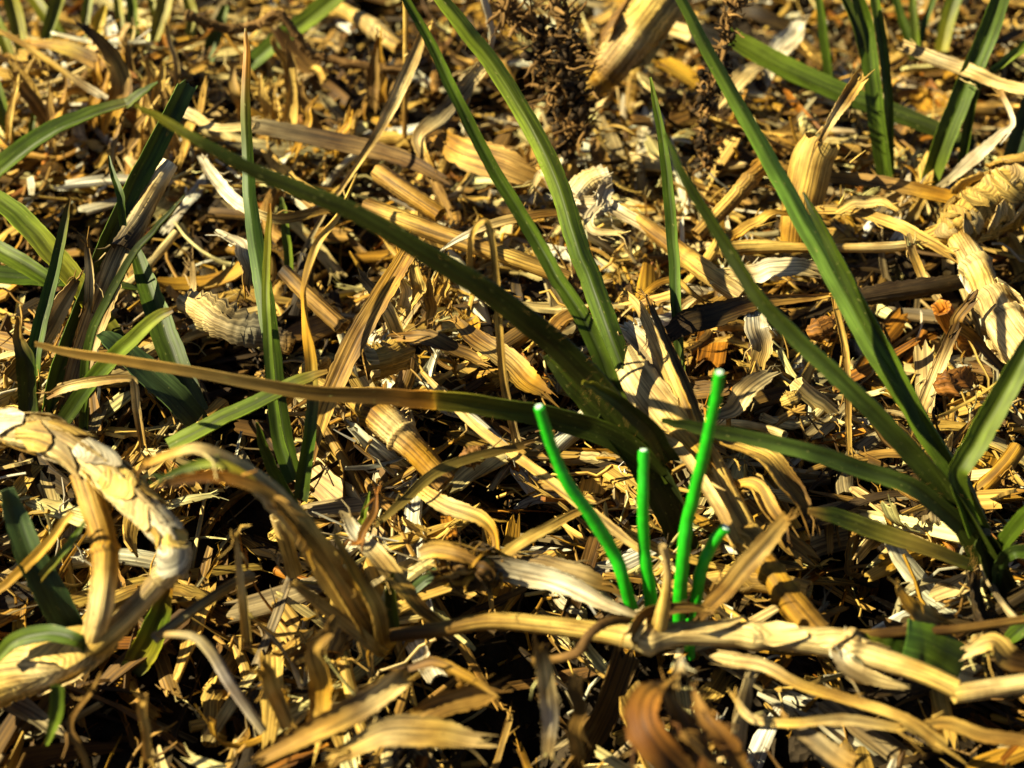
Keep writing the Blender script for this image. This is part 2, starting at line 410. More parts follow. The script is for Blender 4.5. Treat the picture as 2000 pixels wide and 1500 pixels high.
# ---------------------------------------------------------------- litter: random dry pieces
def piece(g, r, c, length, width, az, tilt, roll, bend, twist, curl, col, n=8, m=5, ragged=0.7, th=0.012, tip=0.75, wob=0.05, tipcol=None):
    t = np.linspace(-0.5, 0.5, n)
    d = np.array([math.cos(az) * math.cos(tilt), math.sin(az) * math.cos(tilt), math.sin(tilt)])
    s = np.array([-math.sin(az), math.cos(az), 0]); nn = np.cross(d, s)
    side = s * math.cos(roll) + nn * math.sin(roll); nn = np.cross(d, side)
    ang = t * bend
    b = bend if abs(bend) > 1e-3 else 1e-3
    P = c + d * (np.sin(t * b) / b * length)[:, None] + nn * ((np.cos(t * b) - 1) / b * length)[:, None] + side * (0.25 * length * (t ** 2) * r.normal(0, 0.6))[:, None]
    T = unit(np.gradient(P, axis=0)); N = rotate(np.tile(nn, (n, 1)) * np.cos(ang)[:, None] + d * np.sin(ang)[:, None], T, t * twist)
    W = width * (1 - tip * np.clip(t + 0.1, 0, 1) * 1.2) * (0.95 + 0.1 * r.random(n))
    cc = np.tile(col, (n, 1)) if tipcol is None else np.array(col) * (0.5 - t)[:, None] + np.array(tipcol) * (0.5 + t)[:, None]
    if n >= 12: fray_ends(g, P, np.maximum(W, 0.02), N, cc, r, 7)
    ribbon(g, P, np.maximum(W, 0.02), N, cc, curl=curl, m=m, ragged=ragged, th=th, r=r, wob=wob, fray=0.3)
def twig(g, r, c, length, rad, az, tilt, bend, col, n=9, k=8, node=True):
    t = np.linspace(-0.5, 0.5, n)
    d = np.array([math.cos(az) * math.cos(tilt), math.sin(az) * math.cos(tilt), math.sin(tilt)]); s = np.array([-math.sin(az), math.cos(az), 0])
    P = c + d * (t * length)[:, None] + s * (bend * length * t ** 2)[:, None] + np.array([0, 0, 1]) * (r.normal(0, 0.25) * length * t ** 2)[:, None]
    R = rad * (1 + 0.12 * (r.random(n) - 0.5)); C = np.tile(np.asarray(col, float), (n, 1))
    if node:
        i = r.integers(2, n - 2); R[i] *= 1.3; C[i] *= 0.55
    tube(g, P, R, C, k=k, rough=0.12, hollow=True, r=r, ridges=0.05)
COLS = [(STRAW, 'straw-yellow'), (PALE, 'pale cream'), (GOLD, 'golden'), (TAN, 'tan'), (BROWN, 'brown'), (ORANGE, 'rusty orange'), (GREY, 'grey'), (DARK, 'dark brown'), (WHITE, 'white')]
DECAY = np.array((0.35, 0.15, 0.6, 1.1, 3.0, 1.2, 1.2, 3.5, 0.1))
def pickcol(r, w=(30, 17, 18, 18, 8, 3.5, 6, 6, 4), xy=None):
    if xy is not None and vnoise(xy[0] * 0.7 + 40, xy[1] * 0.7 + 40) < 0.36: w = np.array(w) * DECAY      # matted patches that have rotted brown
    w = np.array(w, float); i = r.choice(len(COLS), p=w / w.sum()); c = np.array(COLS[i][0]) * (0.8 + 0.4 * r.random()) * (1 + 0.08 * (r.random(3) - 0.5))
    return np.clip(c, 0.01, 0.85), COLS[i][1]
SPOTS = []
def spot(r):
    """a random place on the littered ground, rarer over the bare pits; drawn in batches: (x, y, soil height)"""
    if not SPOTS:
        y = r.uniform(-8.0, 24.0, 30000); x = r.uniform(-15, 15, 30000)
        keep = (np.abs(x) < 5.8 + 0.32 * (y + 6.5)) | (r.random(30000) < 0.25)
        keep &= (y < 14) | (r.random(30000) < 0.45)
        keep &= r.random(30000) > 0.96 * pit(x, y) ** 0.7
        x, y = x[keep], y[keep]
        SPOTS.extend(zip(x, y, soil(x, y)))
    return SPOTS.pop()
def scatter(g, r, protos, n, zlo, zhi, smin, smax, weights, tiltsd):
    """n turned and scaled copies of small prototype shapes gathered into one Geo"""
    for _ in range(n):
        x, y, z = spot(r); col, _n = pickcol(r, weights, (x, y))
        V, Q, U, nv = protos[r.integers(len(protos))]
        e = Vector((r.normal(0, tiltsd), r.normal(0, tiltsd), r.uniform(0, 6.28)))
        cx, sx, cy, sy, cz, sz = math.cos(e.x), math.sin(e.x), math.cos(e.y), math.sin(e.y), math.cos(e.z), math.sin(e.z)
        Rm = np.array([[cy * cz, sx * sy * cz - cx * sz, cx * sy * cz + sx * sz], [cy * sz, sx * sy * sz + cx * cz, cx * sy * sz - sx * cz], [-sy, sx * cy, cx * cy]])
        g.add(V @ Rm.T * r.uniform(smin, smax) + (x, y, z + r.uniform(zlo, zhi)), Q, U + r.uniform(0, 60, 2), col)
def protos(make, n):
    out = []
    for _ in range(n):
        g = Geo(); make(g); out.append((np.concatenate(g.v), np.concatenate(g.q), np.concatenate(g.uv), g.n))
    return out
def build_litter():
    r = np.random.default_rng(5)
    low, crumbs, fibres = Geo(), Geo(), Geo()
    for _ in range(5600):
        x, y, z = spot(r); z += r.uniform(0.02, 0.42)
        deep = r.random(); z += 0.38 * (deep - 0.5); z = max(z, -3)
        col, _n = pickcol(r, (30, 17, 18, 18, 8, 3.5, 6, 6, 4) if deep > 0.5 else (5, 1, 6, 12, 26, 4, 4, 42, 0), (x, y)); kind = r.random(); c = np.array([x, y, z]); az = r.uniform(0, 2 * math.pi)  # lower pieces get dark tints that stand in for deep shade
        if kind < 0.72:
            w = 0.035 + 0.19 * r.random() ** 1.6; l = r.uniform(0.35, 1.9)
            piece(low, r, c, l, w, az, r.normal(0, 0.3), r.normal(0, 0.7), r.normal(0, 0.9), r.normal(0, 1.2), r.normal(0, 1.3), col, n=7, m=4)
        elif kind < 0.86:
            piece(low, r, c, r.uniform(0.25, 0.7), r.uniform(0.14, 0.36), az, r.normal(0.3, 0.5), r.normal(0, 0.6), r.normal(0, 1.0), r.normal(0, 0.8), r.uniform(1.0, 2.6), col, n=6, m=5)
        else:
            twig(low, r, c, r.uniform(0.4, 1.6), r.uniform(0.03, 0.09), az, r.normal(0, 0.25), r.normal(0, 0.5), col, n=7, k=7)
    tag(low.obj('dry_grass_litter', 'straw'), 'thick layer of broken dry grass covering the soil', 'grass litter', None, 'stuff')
    O = np.zeros(3)
    pr = protos(lambda g: piece(g, r, O, r.uniform(1.5, 4.5), 1.0, 0, 0, 0, r.normal(0, 1.2), r.normal(0, 1), 0.8, (1, 1, 1), n=3, m=3, th=0.09, ragged=0.9, wob=0.2), 40)
    scatter(crumbs, r, pr, 8500, 0.0, 0.5, 0.03, 0.14, (16, 9, 10, 12, 20, 5, 4, 34, 2), 0.7)  # the dark-heavy mix paints shade in between the pieces
    SPOTS.clear(); xx, yy = r.uniform(-8, 8, 3500), r.uniform(-7, 8, 3500); SPOTS.extend(zip(xx, yy, soil(xx, yy)))       # brown crumbs lie in the bare hollows too
    scatter(crumbs, r, pr, 3400, 0.0, 0.12, 0.03, 0.11, (6, 3, 8, 16, 30, 6, 4, 30, 0), 0.5); SPOTS.clear()
    tag(crumbs.obj('litter_crumbs', 'straw'), 'small torn crumbs of dead leaf scattered over the soil', 'grass litter', None, 'stuff')
    def fib(g):
        n = 9; P = np.cumsum(np.vstack([[0, 0, 0], np.tile([1.0 / n, 0, 0], (n - 1, 1)) + r.normal(0, 0.05, (n - 1, 3))]), 0); P -= P.mean(0)
        tube(g, P, np.full(n, r.uniform(0.008, 0.018)), (1, 1, 1), k=4, hollow=False, r=r)
    scatter(fibres, r, protos(fib, 40), 2600, 0.2, 0.7, 0.5, 1.8, (30, 25, 20, 10, 10, 2, 4, 6, 6), 0.35)
    shreds = Geo()
    ps = protos(lambda g: piece(g, r, O, 1.0, r.uniform(0.04, 0.11), 0, 0, r.normal(0, 0.8), r.normal(0, 1.1), r.normal(0, 2.0), r.normal(0, 1.0), (1, 1, 1), n=9, m=3, th=0.012, ragged=1.5), 70)
    scatter(shreds, r, ps, 3200, 0.2, 0.75, 0.25, 1.3, (28, 24, 14, 14, 14, 2, 4, 12, 8), 0.45)
    pc = protos(lambda g: piece(g, r, O, 1.0, r.uniform(0.09, 0.30), 0, 0, r.normal(0, 0.3), r.normal(0, 0.6), r.normal(0, 0.6), r.normal(0, 0.9), (1, 1, 1), n=7, m=6, th=0.03, ragged=0.8, wob=0.08), 90)
    scatter(shreds, r, pc, 4600, 0.15, 0.68, 0.35, 1.7, (32, 36, 9, 10, 9, 4, 8, 6, 16), 0.26)
    tag(shreds.obj('straw_shreds', 'straw'), 'thin torn straw shreds strewn over the top of the litter', 'grass litter', None, 'stuff')
    tag(fibres.obj('straw_fibres', 'straw'), 'fine frayed straw fibres tangled over the litter', 'grass litter', None, 'stuff')
build_litter()
# ---------------------------------------------------------------- the bright green cut stalks
def bright_tuft():
    t = thing('cut_green_tuft', 'four smooth bright green stalks cut off bluntly behind the long yellow runner', 'green stalks', on_height(1295, 1215, 0.1))
    base = (1295, 1215, 0.1)
    for pts in ([(1053, 796, 0.35, 24), (1075, 868, 0.3, 25), (1112, 950, 0.2, 27), (1165, 1022, 0.15, 30), (1200, 1085, 0.1, 29), (1220, 1140, 0, 28), (1242, 1215, 0, 28)],
                [(1257, 882, 0.5, 24), (1256, 970, 0.3, 25), (1257, 1060, 0.2, 27), (1264, 1120, 0.1, 29), (1276, 1215, 0, 30)],
                [(1406, 730, 0.1, 24), (1388, 830, 0.1, 25), (1360, 950, 0.1, 27), (1345, 1010, 0.1, 28), (1334, 1090, 0, 29), (1326, 1215, 0, 30)],
                [(1416, 1031, 0.1, 25), (1392, 1062, 0.1, 26), (1371, 1108, 0.05, 27), (1361, 1160, 0, 27), (1356, 1215, 0, 27)]):
        A = solve(pts, base); P, W, C, _ = samples(A, (0, 0, 0), 46, 0)
        P = P + (np.stack([vnoise(np.arange(46) * 0.22 + 13 * j + pts[0][0], np.zeros(46)) for j in range(3)], 1) - 0.5) * 0.012
        g = Geo(); tube(g, P, W / 2 * 0.9 * (1 + 0.03 * np.sin(np.arange(46) * 0.7 + pts[0][0])), (0, 0, 0), k=16, rough=0.015, hollow=False)
        s = g.obj('stalk', 'bright', t)
        d = unit(P[0] - P[1]); c = P[0] + d * 0.012
        g = Geo(); tube(g, np.array([c - d * 0.004, c + d * 0.006]), np.array([W[0] / 2 * 0.62, W[0] / 2 * 0.56]), (0, 0, 0), k=14, rough=0.05, hollow=False)
        g.obj('cut_face', 'cut', s)
    # the stump that shows below the runner
    g = Geo(); A = solve([(1346, 1215, 0.2, 20), (1347, 1282, 0.2, 22)], base); P, W, C, _ = samples(A, (0, 0, 0), 12, 0)
    tube(g, P, W / 2, (0, 0, 0), k=14, rough=0.02, hollow=False); g.obj('stalk_foot', 'bright', t)
bright_tuft()

# ---------------------------------------------------------------- living grass: plants with their blades
def fuzz(g_pts, parent, n, seed, length=0.09):
    """fine hairs standing off a blade edge"""
    r = np.random.default_rng(seed); g = Geo(); P, W, N = g_pts
    for _ in range(n):
        i = r.integers(0, len(P) - 1); T = unit(P[i + 1] - P[i]); S = np.cross(T, N[i]); s = r.choice((-1, 1))
        p = P[i] + (P[i + 1] - P[i]) * r.random() + S * s * W[i] * 0.5 * r.uniform(0.6, 1.0)
        d = unit(S * s + N[i] * r.normal(0.4, 0.5) + T * r.normal(0, 0.5)) * length * r.uniform(0.5, 1.3)
        tube(g, np.array([p - d * 0.1, p + d * 0.5, p + d + N[i] * 0.01]), np.array([0.0011, 0.0009, 0.0005]), TAN, k=3, hollow=False, r=r)
    tag(g.obj('leaf_hair', 'straw', parent), None, None, None, 'stuff')
def blade(plant, pts, col=GREEN, fold=0.45, roll=0, base=None, hair=0, name='blade', label=None, mat='leaf', ragged=0.0, curl=0.0, jit=0.012, **kw):
    A = solve([(a, b, c, d * (0.88 if name == 'blade' else 1)) for a, b, c, d in pts], base); n = max(16, 7 * len(A))
    P, W, C, Rl = samples(A, col, n, roll)
    P = P + (np.stack([vnoise(np.arange(n) * 0.35 + UNIQ[0] * 3 + 9 * j, np.zeros(n)) for j in range(3)], 1) - 0.5) * jit
    T = unit(np.gradient(P, axis=0)); V = unit(CAM - P) * 0.8 + np.array([0, 0, 0.35]); V = unit(V - T * np.sum(V * T, 1, keepdims=True)); N = rotate(V, T, Rl)
    g = Geo(); ribbon(g, P, W, N, C, fold=fold, curl=curl, m=11, ragged=ragged, th=0.02, fray=0.07, rib=True)
    o = g.obj(name, mat, plant)
    if label: o['label'] = label
    if hair: fuzz((P, W, N), o, hair, int(pts[0][0]))
    return o
def plant(label, base, group='grass plants', name='grass_plant'):
    return thing(name, label, 'grass plant', on_height(*base), group)

B = (1310, 1010, 0.0)
p = plant('large central grass plant with long arching hairy blades and a dark base', B)
blade(p, [(783, -20, 3.0, 18), (845, 90, 2.8, 24), (900, 205, 2.5, 28), (965, 330, 2.2, 30), (1040, 455, 1.8, 34), (1092, 545, 1.4, 36), (1150, 640, 1.0, 39), (1205, 770, 0.6, 42), (1270, 900, 0.2, 40)], [GREEN, GREEN, GREEN, DGREEN], fold=0.75, roll=18, base=B, hair=160)
blade(p, [(850, -20, 4.6, 29), (905, 50, 4.4, 38), (960, 120, 4.2, 41), (1020, 215, 3.8, 43), (1070, 310, 3.3, 46), (1100, 385, 2.9, 48), (1128, 480, 2.4, 50), (1160, 560, 2.0, 52), (1195, 660, 1.4, 53), (1250, 800, 0.8, 55), (1290, 900, 0.3, 52)], [LGREEN, LGREEN, LGREEN, GREEN, GREEN, DGREEN], fold=-0.85, roll=6, base=B, hair=100, label='pale green folded blade, one half in shade')
blade(p, [(262, 205, 0.6, 9), (325, 240, 0.5, 22), (400, 285, 0.3, 31), (510, 343, 0.2, 40), (680, 414, 0.0, 52), (850, 510, -0.1, 60), (1000, 608, -0.1, 69), (1120, 712, 0.0, 78), (1215, 825, 0.0, 84), (1275, 910, 0.0, 87)], [YGREEN, DGREEN, (0.032, 0.044, 0.004), (0.030, 0.042, 0.004), (0.030, 0.042, 0.004), DGREEN], fold=-0.15, roll=56, base=B, hair=110, label='long dark arching blade sweeping to the upper left')  # the shade on the blade's underside is put into its dark tones
blade(p, [(68, 672, 0.2, 12), (140, 690, 0.1, 21), (250, 705, 0, 26), (420, 735, -0.1, 29), (600, 766, -0.2, 38), (750, 774, -0.2, 44), (835, 780, -0.2, 50), (870, 782, -0.2, 52), (1000, 800, -0.1, 56), (1120, 825, 0.0, 63), (1220, 865, 0.0, 70), (1290, 930, 0.0, 70)],
      [TAN, TAN, TAN, (0.22, 0.145, 0.04), (0.16, 0.095, 0.02), (0.19, 0.10, 0.02), (0.45, 0.20, 0.015), (0.24, 0.20, 0.015), (0.06, 0.075, 0.006), DGREEN, DGREEN, DGREEN], fold=0.15, roll=50, base=B, hair=70, label='low blade dead and brown for its outer half')  # green end tinted dark to stand in for the shade there
blade(p, [(1138, 748, -0.3, 10), (1165, 757, -0.25, 22), (1215, 790, -0.2, 34), (1270, 840, -0.1, 43), (1310, 900, 0, 43)], [YGREEN, DGREEN, DGREEN], fold=0.5, roll=30, base=B, hair=30)
blade(p, [(1066, 695, 0.6, 14), (1105, 740, 0.5, 33), (1160, 800, 0.4, 43), (1230, 880, 0.2, 48), (1290, 950, 0, 48)], DGREEN, fold=0.4, roll=40, base=B)
blade(p, [(1180, 800, 0.2, 70), (1240, 870, 0.1, 92), (1290, 950, 0, 96), (1330, 1040, 0, 80), (1345, 1090, 0, 64)], [DGREEN, (0.035, 0.05, 0.01), (0.05, 0.05, 0.012)], curl=2.8, fold=0, roll=20, base=B, name='leaf_sheath', hair=160)

B = (1945, 1130, 0.0)
p = plant('big right-hand grass plant whose long blades lean to the upper left', B)
blade(p, [(1322, -20, 3.6, 22), (1400, 128, 3.2, 31), (1470, 250, 2.8, 35), (1540, 378, 2.4, 40), (1620, 520, 1.9, 45), (1690, 650, 1.4, 47), (1755, 750, 1.0, 49), (1830, 872, 0.6, 46), (1885, 950, 0.4, 40), (1930, 1060, 0.1, 34)], [GREEN, GREEN, (0.10, 0.2, 0.025), (0.12, 0.21, 0.03), GREEN, GREEN, DGREEN], fold=-0.8, roll=2, base=B, label='widest lit blade of the plant')
blade(p, [(1570, 376, 2.3, 5), (1592, 420, 2.1, 19), (1640, 512, 1.8, 29), (1690, 610, 1.5, 34), (1740, 700, 1.2, 38), (1790, 800, 0.8, 40), (1860, 920, 0.4, 40), (1920, 1030, 0.2, 40)], [DGREEN, GREEN, GREEN], fold=0.5, roll=35, base=B)
blade(p, [(1298, 262, 1.4, 7), (1340, 350, 1.2, 24), (1420, 478, 1.0, 33), (1482, 580, 0.7, 38), (1560, 662, 0.5, 41), (1650, 745, 0.3, 45), (1750, 845, 0.2, 50), (1850, 965, 0.1, 57), (1930, 1095, 0, 65)], [GREEN, DGREEN, DGREEN, (0.08, 0.13, 0.02), DGREEN, DGREEN], fold=0.45, roll=44, base=B, hair=60, label='dark slender blade with bent tip')
blade(p, [(1292, 822, 0.2, 12), (1350, 832, 0.2, 26), (1450, 852, 0.2, 33), (1570, 880, 0.1, 38), (1690, 918, 0.1, 40), (1790, 955, 0, 40), (1880, 1030, 0, 43)], [DGREEN, (0.06, 0.10, 0.016), DGREEN], fold=0.3, roll=25, base=B, hair=80, label='dusty low blade reaching left')
blade(p, [(2030, 640, 0.8, 34), (1995, 700, 0.6, 48), (1945, 790, 0.4, 55), (1895, 880, 0.2, 53), (1868, 935, 0.1, 40), (1900, 1040, 0, 34)], [GREEN, LGREEN, GREEN], fold=0.6, roll=-15, base=B)
blade(p, [(1580, 998, 0.0, 15), (1625, 1008, 0.0, 38), (1700, 1035, 0.0, 45), (1800, 1068, 0.0, 38), (1900, 1105, 0, 29)], [BROWN, DGREEN, (0.16, 0.16, 0.02), (0.24, 0.18, 0.03), DGREEN], fold=0.2, roll=-10, base=B, label='short yellowing blade lying low')
blade(p, [(2030, 985, -0.2, 40), (1985, 1030, -0.1, 38), (1945, 1085, 0, 31)], GREEN, fold=0.5, roll=10, base=B)
blade(p, [(2020, 1075, -0.2, 31), (1975, 1080, -0.2, 29), (1950, 1110, -0.1, 26), (1945, 1160, 0, 22)], [GREEN, BLUEGREEN], fold=0.3, roll=-25, base=B)
blade(p, [(1915, 1050, 0, 60), (1940, 1110, 0, 66), (1975, 1190, 0, 56)], [DGREEN, (0.10, 0.09, 0.03)], curl=2.6, fold=0, base=B, name='leaf_sheath', hair=140)

B = (590, 975, 0.0)
p = plant('slim upright grass plant with a twisted dry-tipped blade, in front of the tan leaf', B)
blade(p, [(480, 55, 4.2, 5), (481, 105, 4.0, 16), (478, 200, 3.6, 22), (482, 300, 3.2, 26), (488, 400, 2.7, 32), (505, 520, 2.2, 40), (522, 620, 1.7, 40), (537, 720, 1.2, 34), (552, 830, 0.7, 34), (575, 930, 0.2, 30)], [TAN, ORANGE, GREEN, GREEN, (0.09, 0.18, 0.03), GREEN, GREEN, GREEN, GREEN], fold=-0.4, roll=8, base=B, label='tallest blade with a rusty tip')
blade(p, [(528, 397, 1.8, 5), (526, 440, 1.7, 14), (521, 540, 1.4, 19), (523, 640, 1.0, 21), (531, 750, 0.7, 24), (546, 860, 0.4, 30), (572, 940, 0.1, 32)], [ORANGE, YGREEN, LGREEN, GREEN, GREEN, GREEN], fold=0.5, roll=20, base=B)
blade(p, [(698, 338, 1.6, 6), (660, 420, 1.5, 12), (620, 475, 1.3, 18), (598, 545, 1.1, 20), (596, 600, 1.0, 24), (606, 680, 0.8, 28), (611, 760, 0.6, 27), (606, 840, 0.3, 28), (594, 930, 0.1, 34), (588, 975, 0, 34)], [STRAW, STRAW, STRAW, TAN, GOLD, GOLD, (0.30, 0.25, 0.05), GREEN, GREEN, DGREEN], fold=0.5, roll=[-70, -40, 30, 80, 20, -10, 0, 0], base=B, label='twisted blade, dry and tan above the green base')
blade(p, [(502, 825, 0.1, 6), (515, 870, 0.1, 22), (540, 930, 0.05, 26), (575, 985, 0, 22)], GREEN, fold=0.5, roll=15, base=B)
blade(p, [(330, 872, -0.1, 40), (420, 825, 0.1, 40), (510, 782, 0.3, 38), (590, 742, 0.5, 32), (640, 725, 0.6, 10)], [LGREEN, LGREEN, GREEN, TAN], fold=0.25, roll=-20, base=B, label='bright green blade lying to the left, cut square')

B = (110, 850, 0.0)
p = plant('left-hand grass plant with blunt mown blades around a grey dead stem', B)
blade(p, [(362, 170, 3.2, 42), (335, 225, 3.0, 44), (270, 350, 2.5, 46), (215, 470, 2.0, 50), (165, 600, 1.5, 52), (120, 720, 0.8, 54), (95, 830, 0.3, 50)], [(0.10, 0.16, 0.03), GREEN, GREEN, DGREEN, GREEN, GREEN], fold=0.4, roll=-28, base=B, ragged=0.4, hair=60, label='broad blade with a frayed mown tip')
blade(p, [(137, 388, 1.8, 5), (128, 430, 1.7, 18), (108, 530, 1.3, 27), (85, 620, 0.9, 32), (68, 700, 0.5, 34), (62, 800, 0.2, 34)], [BROWN, GREEN, GREEN, GREEN], fold=0.7, roll=10, base=B, hair=30)
blade(p, [(36, 618, 0.2, 8), (36, 660, 0.2, 22), (50, 700, 0.1, 42), (55, 760, 0.1, 42), (56, 830, 0, 42)], [TAN, DGREEN, DGREEN], fold=0.5, roll=10, base=B)
blade(p, [(360, 382, 0.5, 5), (318, 432, 0.4, 14), (260, 500, 0.3, 20), (205, 600, 0.2, 24), (172, 690, 0.1, 24), (165, 850, 0, 22)], [DGREEN, DGREEN, GREEN], fold=0.5, roll=30, base=B)
blade(p, [(338, 605, -0.3, 14), (305, 622, -0.3, 28), (240, 680, -0.2, 36), (180, 745, -0.1, 38), (125, 820, 0, 36)], [BROWN, (0.22, 0.25, 0.03), LGREEN, GREEN, DGREEN], fold=0.35, roll=-5, base=B, label='short blade with brown nibbled tip')
blade(p, [(212, 305, 1.6, 4), (222, 345, 1.4, 14), (235, 385, 1.2, 18), (240, 440, 1.1, 16)], GREEN, fold=0.6, base=B)

B = (395, 850, -0.1)
p = plant('dark shaded grass plant with broad bluish blades behind the left-hand plant', B)
blade(p, [(262, 478, 2.2, 20), (285, 545, 1.8, 44), (312, 620, 1.3, 56), (340, 700, 0.8, 62), (385, 810, 0.2, 62)], [GREEN, GREEN, DGREEN], fold=0.4, roll=10, base=B)
blade(p, [(195, 650, 0.6, 20), (225, 672, 0.5, 54), (290, 730, 0.3, 72), (350, 785, 0.1, 70), (400, 845, 0, 56)], [(0.06, 0.11, 0.03), (0.07, 0.12, 0.04), DGREEN], fold=0.2, roll=-25, base=B)
blade(p, [(-20, 380, 3.0, 46), (40, 428, 2.6, 56), (105, 500, 2.0, 56), (170, 580, 1.5, 52), (240, 690, 0.8, 46)], [LGREEN, LGREEN, YGREEN, DGREEN], fold=0.25, roll=-20, base=B, label='broad pale green blade')
blade(p, [(-20, 480, 2.4, 44), (50, 520, 2.1, 44), (110, 560, 1.9, 30)], [LGREEN, GREEN], fold=0.3, roll=-10, base=B)

B = (20, 600, 0.0)
p = plant('grass blade lying level across the left edge behind the upright blades', B)
blade(p, [(-20, 538, 0.2, 44), (70, 545, 0.2, 46), (150, 550, 0.2, 40), (220, 556, 0.2, 24), (290, 566, 0.2, 5)], [GREEN, GREEN, DGREEN], fold=0.55, roll=-10, base=B)

B = (-60, 420, 0.0)
p = plant('grass blade bent at the tip, slanting up from the upper left edge', B)
blade(p, [(-40, 375, 0.3, 44), (20, 320, 0.4, 52), (100, 262, 0.6, 46), (190, 222, 0.8, 34), (250, 203, 0.9, 26)], [LGREEN, GREEN, GREEN, (0.13, 0.13, 0.03)], fold=0.7, roll=-25, base=B)
blade(p, [(248, 206, 0.85, 28), (275, 185, 0.9, 22), (308, 160, 1.0, 4)], [(0.12, 0.14, 0.03), GREEN], fold=0.4, roll=-30, base=B, name='blade_tip')

B = (1345, 800, 0.0)
p = plant('single thin upright grass blade standing beside the fan-shaped husk', B)
blade(p, [(1270, 150, 2.4, 5), (1282, 210, 2.2, 16), (1297, 290, 1.9, 22), (1309, 400, 1.5, 26), (1318, 520, 1.1, 26), (1323, 620, 0.7, 24), (1334, 760, 0.2, 20), (1345, 820, 0, 18)], [LGREEN, GREEN, GREEN, (0.11, 0.19, 0.03), DGREEN, LGREEN], fold=0.6, roll=12, base=B)
B = (565, 540, 0.0)
p = plant('short upright blade stub behind the tall rusty-tipped blade', B)
blade(p, [(549, 385, 0.5, 6), (553, 410, 0.4, 16), (560, 470, 0.2, 20), (566, 540, 0, 20)], LGREEN, fold=0.4, base=B)

# ---- blurred plants at the back
def back_plant(label, B, blades):
    p = plant(label, B, 'blurred grass plants at the back')
    for pts, col, roll in blades:
        blade(p, pts, col, fold=0.5, roll=roll, base=B)
back_plant('upright grass plant at the upper right with three narrow blades', (1725, 350, 0.0), [
    ([(1672, -20, 0.9, 26), (1692, 60, 0.8, 36), (1703, 150, 0.5, 38), (1716, 260, 0.2, 38), (1728, 350, 0, 34)], GREEN, 10),
    ([(1640, -20, 1.0, 18), (1668, 40, 0.8, 22), (1690, 130, 0.6, 18), (1702, 230, 0.3, 14)], DGREEN, -20),
    ([(1705, -20, 1.1, 20), (1722, 80, 0.8, 22), (1735, 200, 0.4, 20), (1738, 340, 0, 18)], [GREEN, LGREEN], 0)])
back_plant('thin grass plant standing left of the upper right plant', (1622, 165, 0.0), [
    ([(1598, -20, 0.4, 14), (1608, 60, 0.2, 20), (1620, 165, 0, 20)], GREEN, 20)])
back_plant('grass plant leaning right beside the pale cut stalk', (1815, 360, 0.0), [
    ([(1960, -30, 1.0, 40), (1930, 60, 0.8, 46), (1885, 165, 0.5, 48), (1845, 265, 0.2, 48), (1812, 360, 0, 40)], [GREEN, GREEN, GREEN, LGREEN], -15),
    ([(1945, 30, 0.9, 8), (1925, 110, 0.7, 20), (1900, 200, 0.4, 22), (1880, 320, 0.1, 20)], [LGREEN, GREEN], 20)])
back_plant('broad grass leaf drooping behind the yellow sheath', (1900, 300, 0.0), [
    ([(1415, 62, 1.6, 30), (1450, 92, 1.5, 52), (1540, 142, 1.2, 58), (1660, 195, 0.8, 54), (1790, 242, 0.4, 46), (1900, 290, 0, 34)], [LGREEN, LGREEN, GREEN, DGREEN, DGREEN], -20)])
back_plant('small tuft of thin blades between the two upper right plants', (1790, 110, 0.0), [
    ([(1745, -20, 0.6, 16), (1765, 50, 0.3, 20), (1785, 115, 0, 18)], GREEN, 0), ([(1780, -20, 0.5, 14), (1785, 50, 0.2, 18), (1790, 110, 0, 16)], LGREEN, 0),
    ([(1830, -20, 0.6, 12), (1805, 50, 0.3, 16), (1790, 115, 0, 16)], GREEN, 10), ([(1870, -20, 0.6, 34), (1850, 40, 0.3, 34), (1838, 100, 0, 30)], [GREEN, YGREEN], 0)])
back_plant('grass blades crossing the right edge below the white folded straw', (1975, 340, 0.0), [
    ([(2020, 190, 0.4, 50), (1995, 260, 0.2, 50), (1965, 345, 0, 44)], [DGREEN, BLUEGREEN], -10), ([(2010, 85, 0.5, 24), (1970, 115, 0.4, 20), (1930, 145, 0.3, 14)], LGREEN, 0)])
back_plant('bright green upright blades at the upper left edge', (265, 125, 0.0), [
    ([(255, -20, 0.6, 22), (260, 50, 0.3, 24), (264, 120, 0, 22)], LGREEN, 0), ([(290, -20, 0.8, 16), (308, 50, 0.3, 18), (318, 100, 0, 16)], [YGREEN, GREEN], 0),
    ([(60, -10, 0.8, 26), (95, 40, 0.4, 30), (140, 90, 0.2, 24)], [YGREEN, LGREEN], 0)])
back_plant('blurred cluster of yellow-green blades in the upper left corner', (60, 150, 0.0), [
    ([(10, -30, 0.8, 30), (30, 30, 0.5, 36), (45, 110, 0, 26)], [YGREEN, (0.3, 0.28, 0.02)], 0), ([(-20, 20, 0.7, 26), (5, 70, 0.4, 30), (30, 140, 0, 20)], [LGREEN, YGREEN], 10),
    ([(120, -30, 0.9, 34), (105, 20, 0.6, 30), (85, 90, 0.2, 20)], [YGREEN, LGREEN], -10), ([(175, -30, 0.9, 20), (170, 20, 0.6, 22), (160, 80, 0.2, 16)], [LGREEN, YGREEN], 0),
    ([(205, 10, 0.6, 10), (195, 40, 0.5, 30), (188, 66, 0.3, 16)], (0.5, 0.36, 0.02), 0), ([(330, -25, 0.8, 30), (318, 20, 0.5, 34), (300, 80, 0.2, 22)], [(0.42, 0.34, 0.04), YGREEN], 0), ([(225, -30, 0.9, 18), (232, 20, 0.6, 20), (240, 80, 0.2, 14)], YGREEN, 0)])
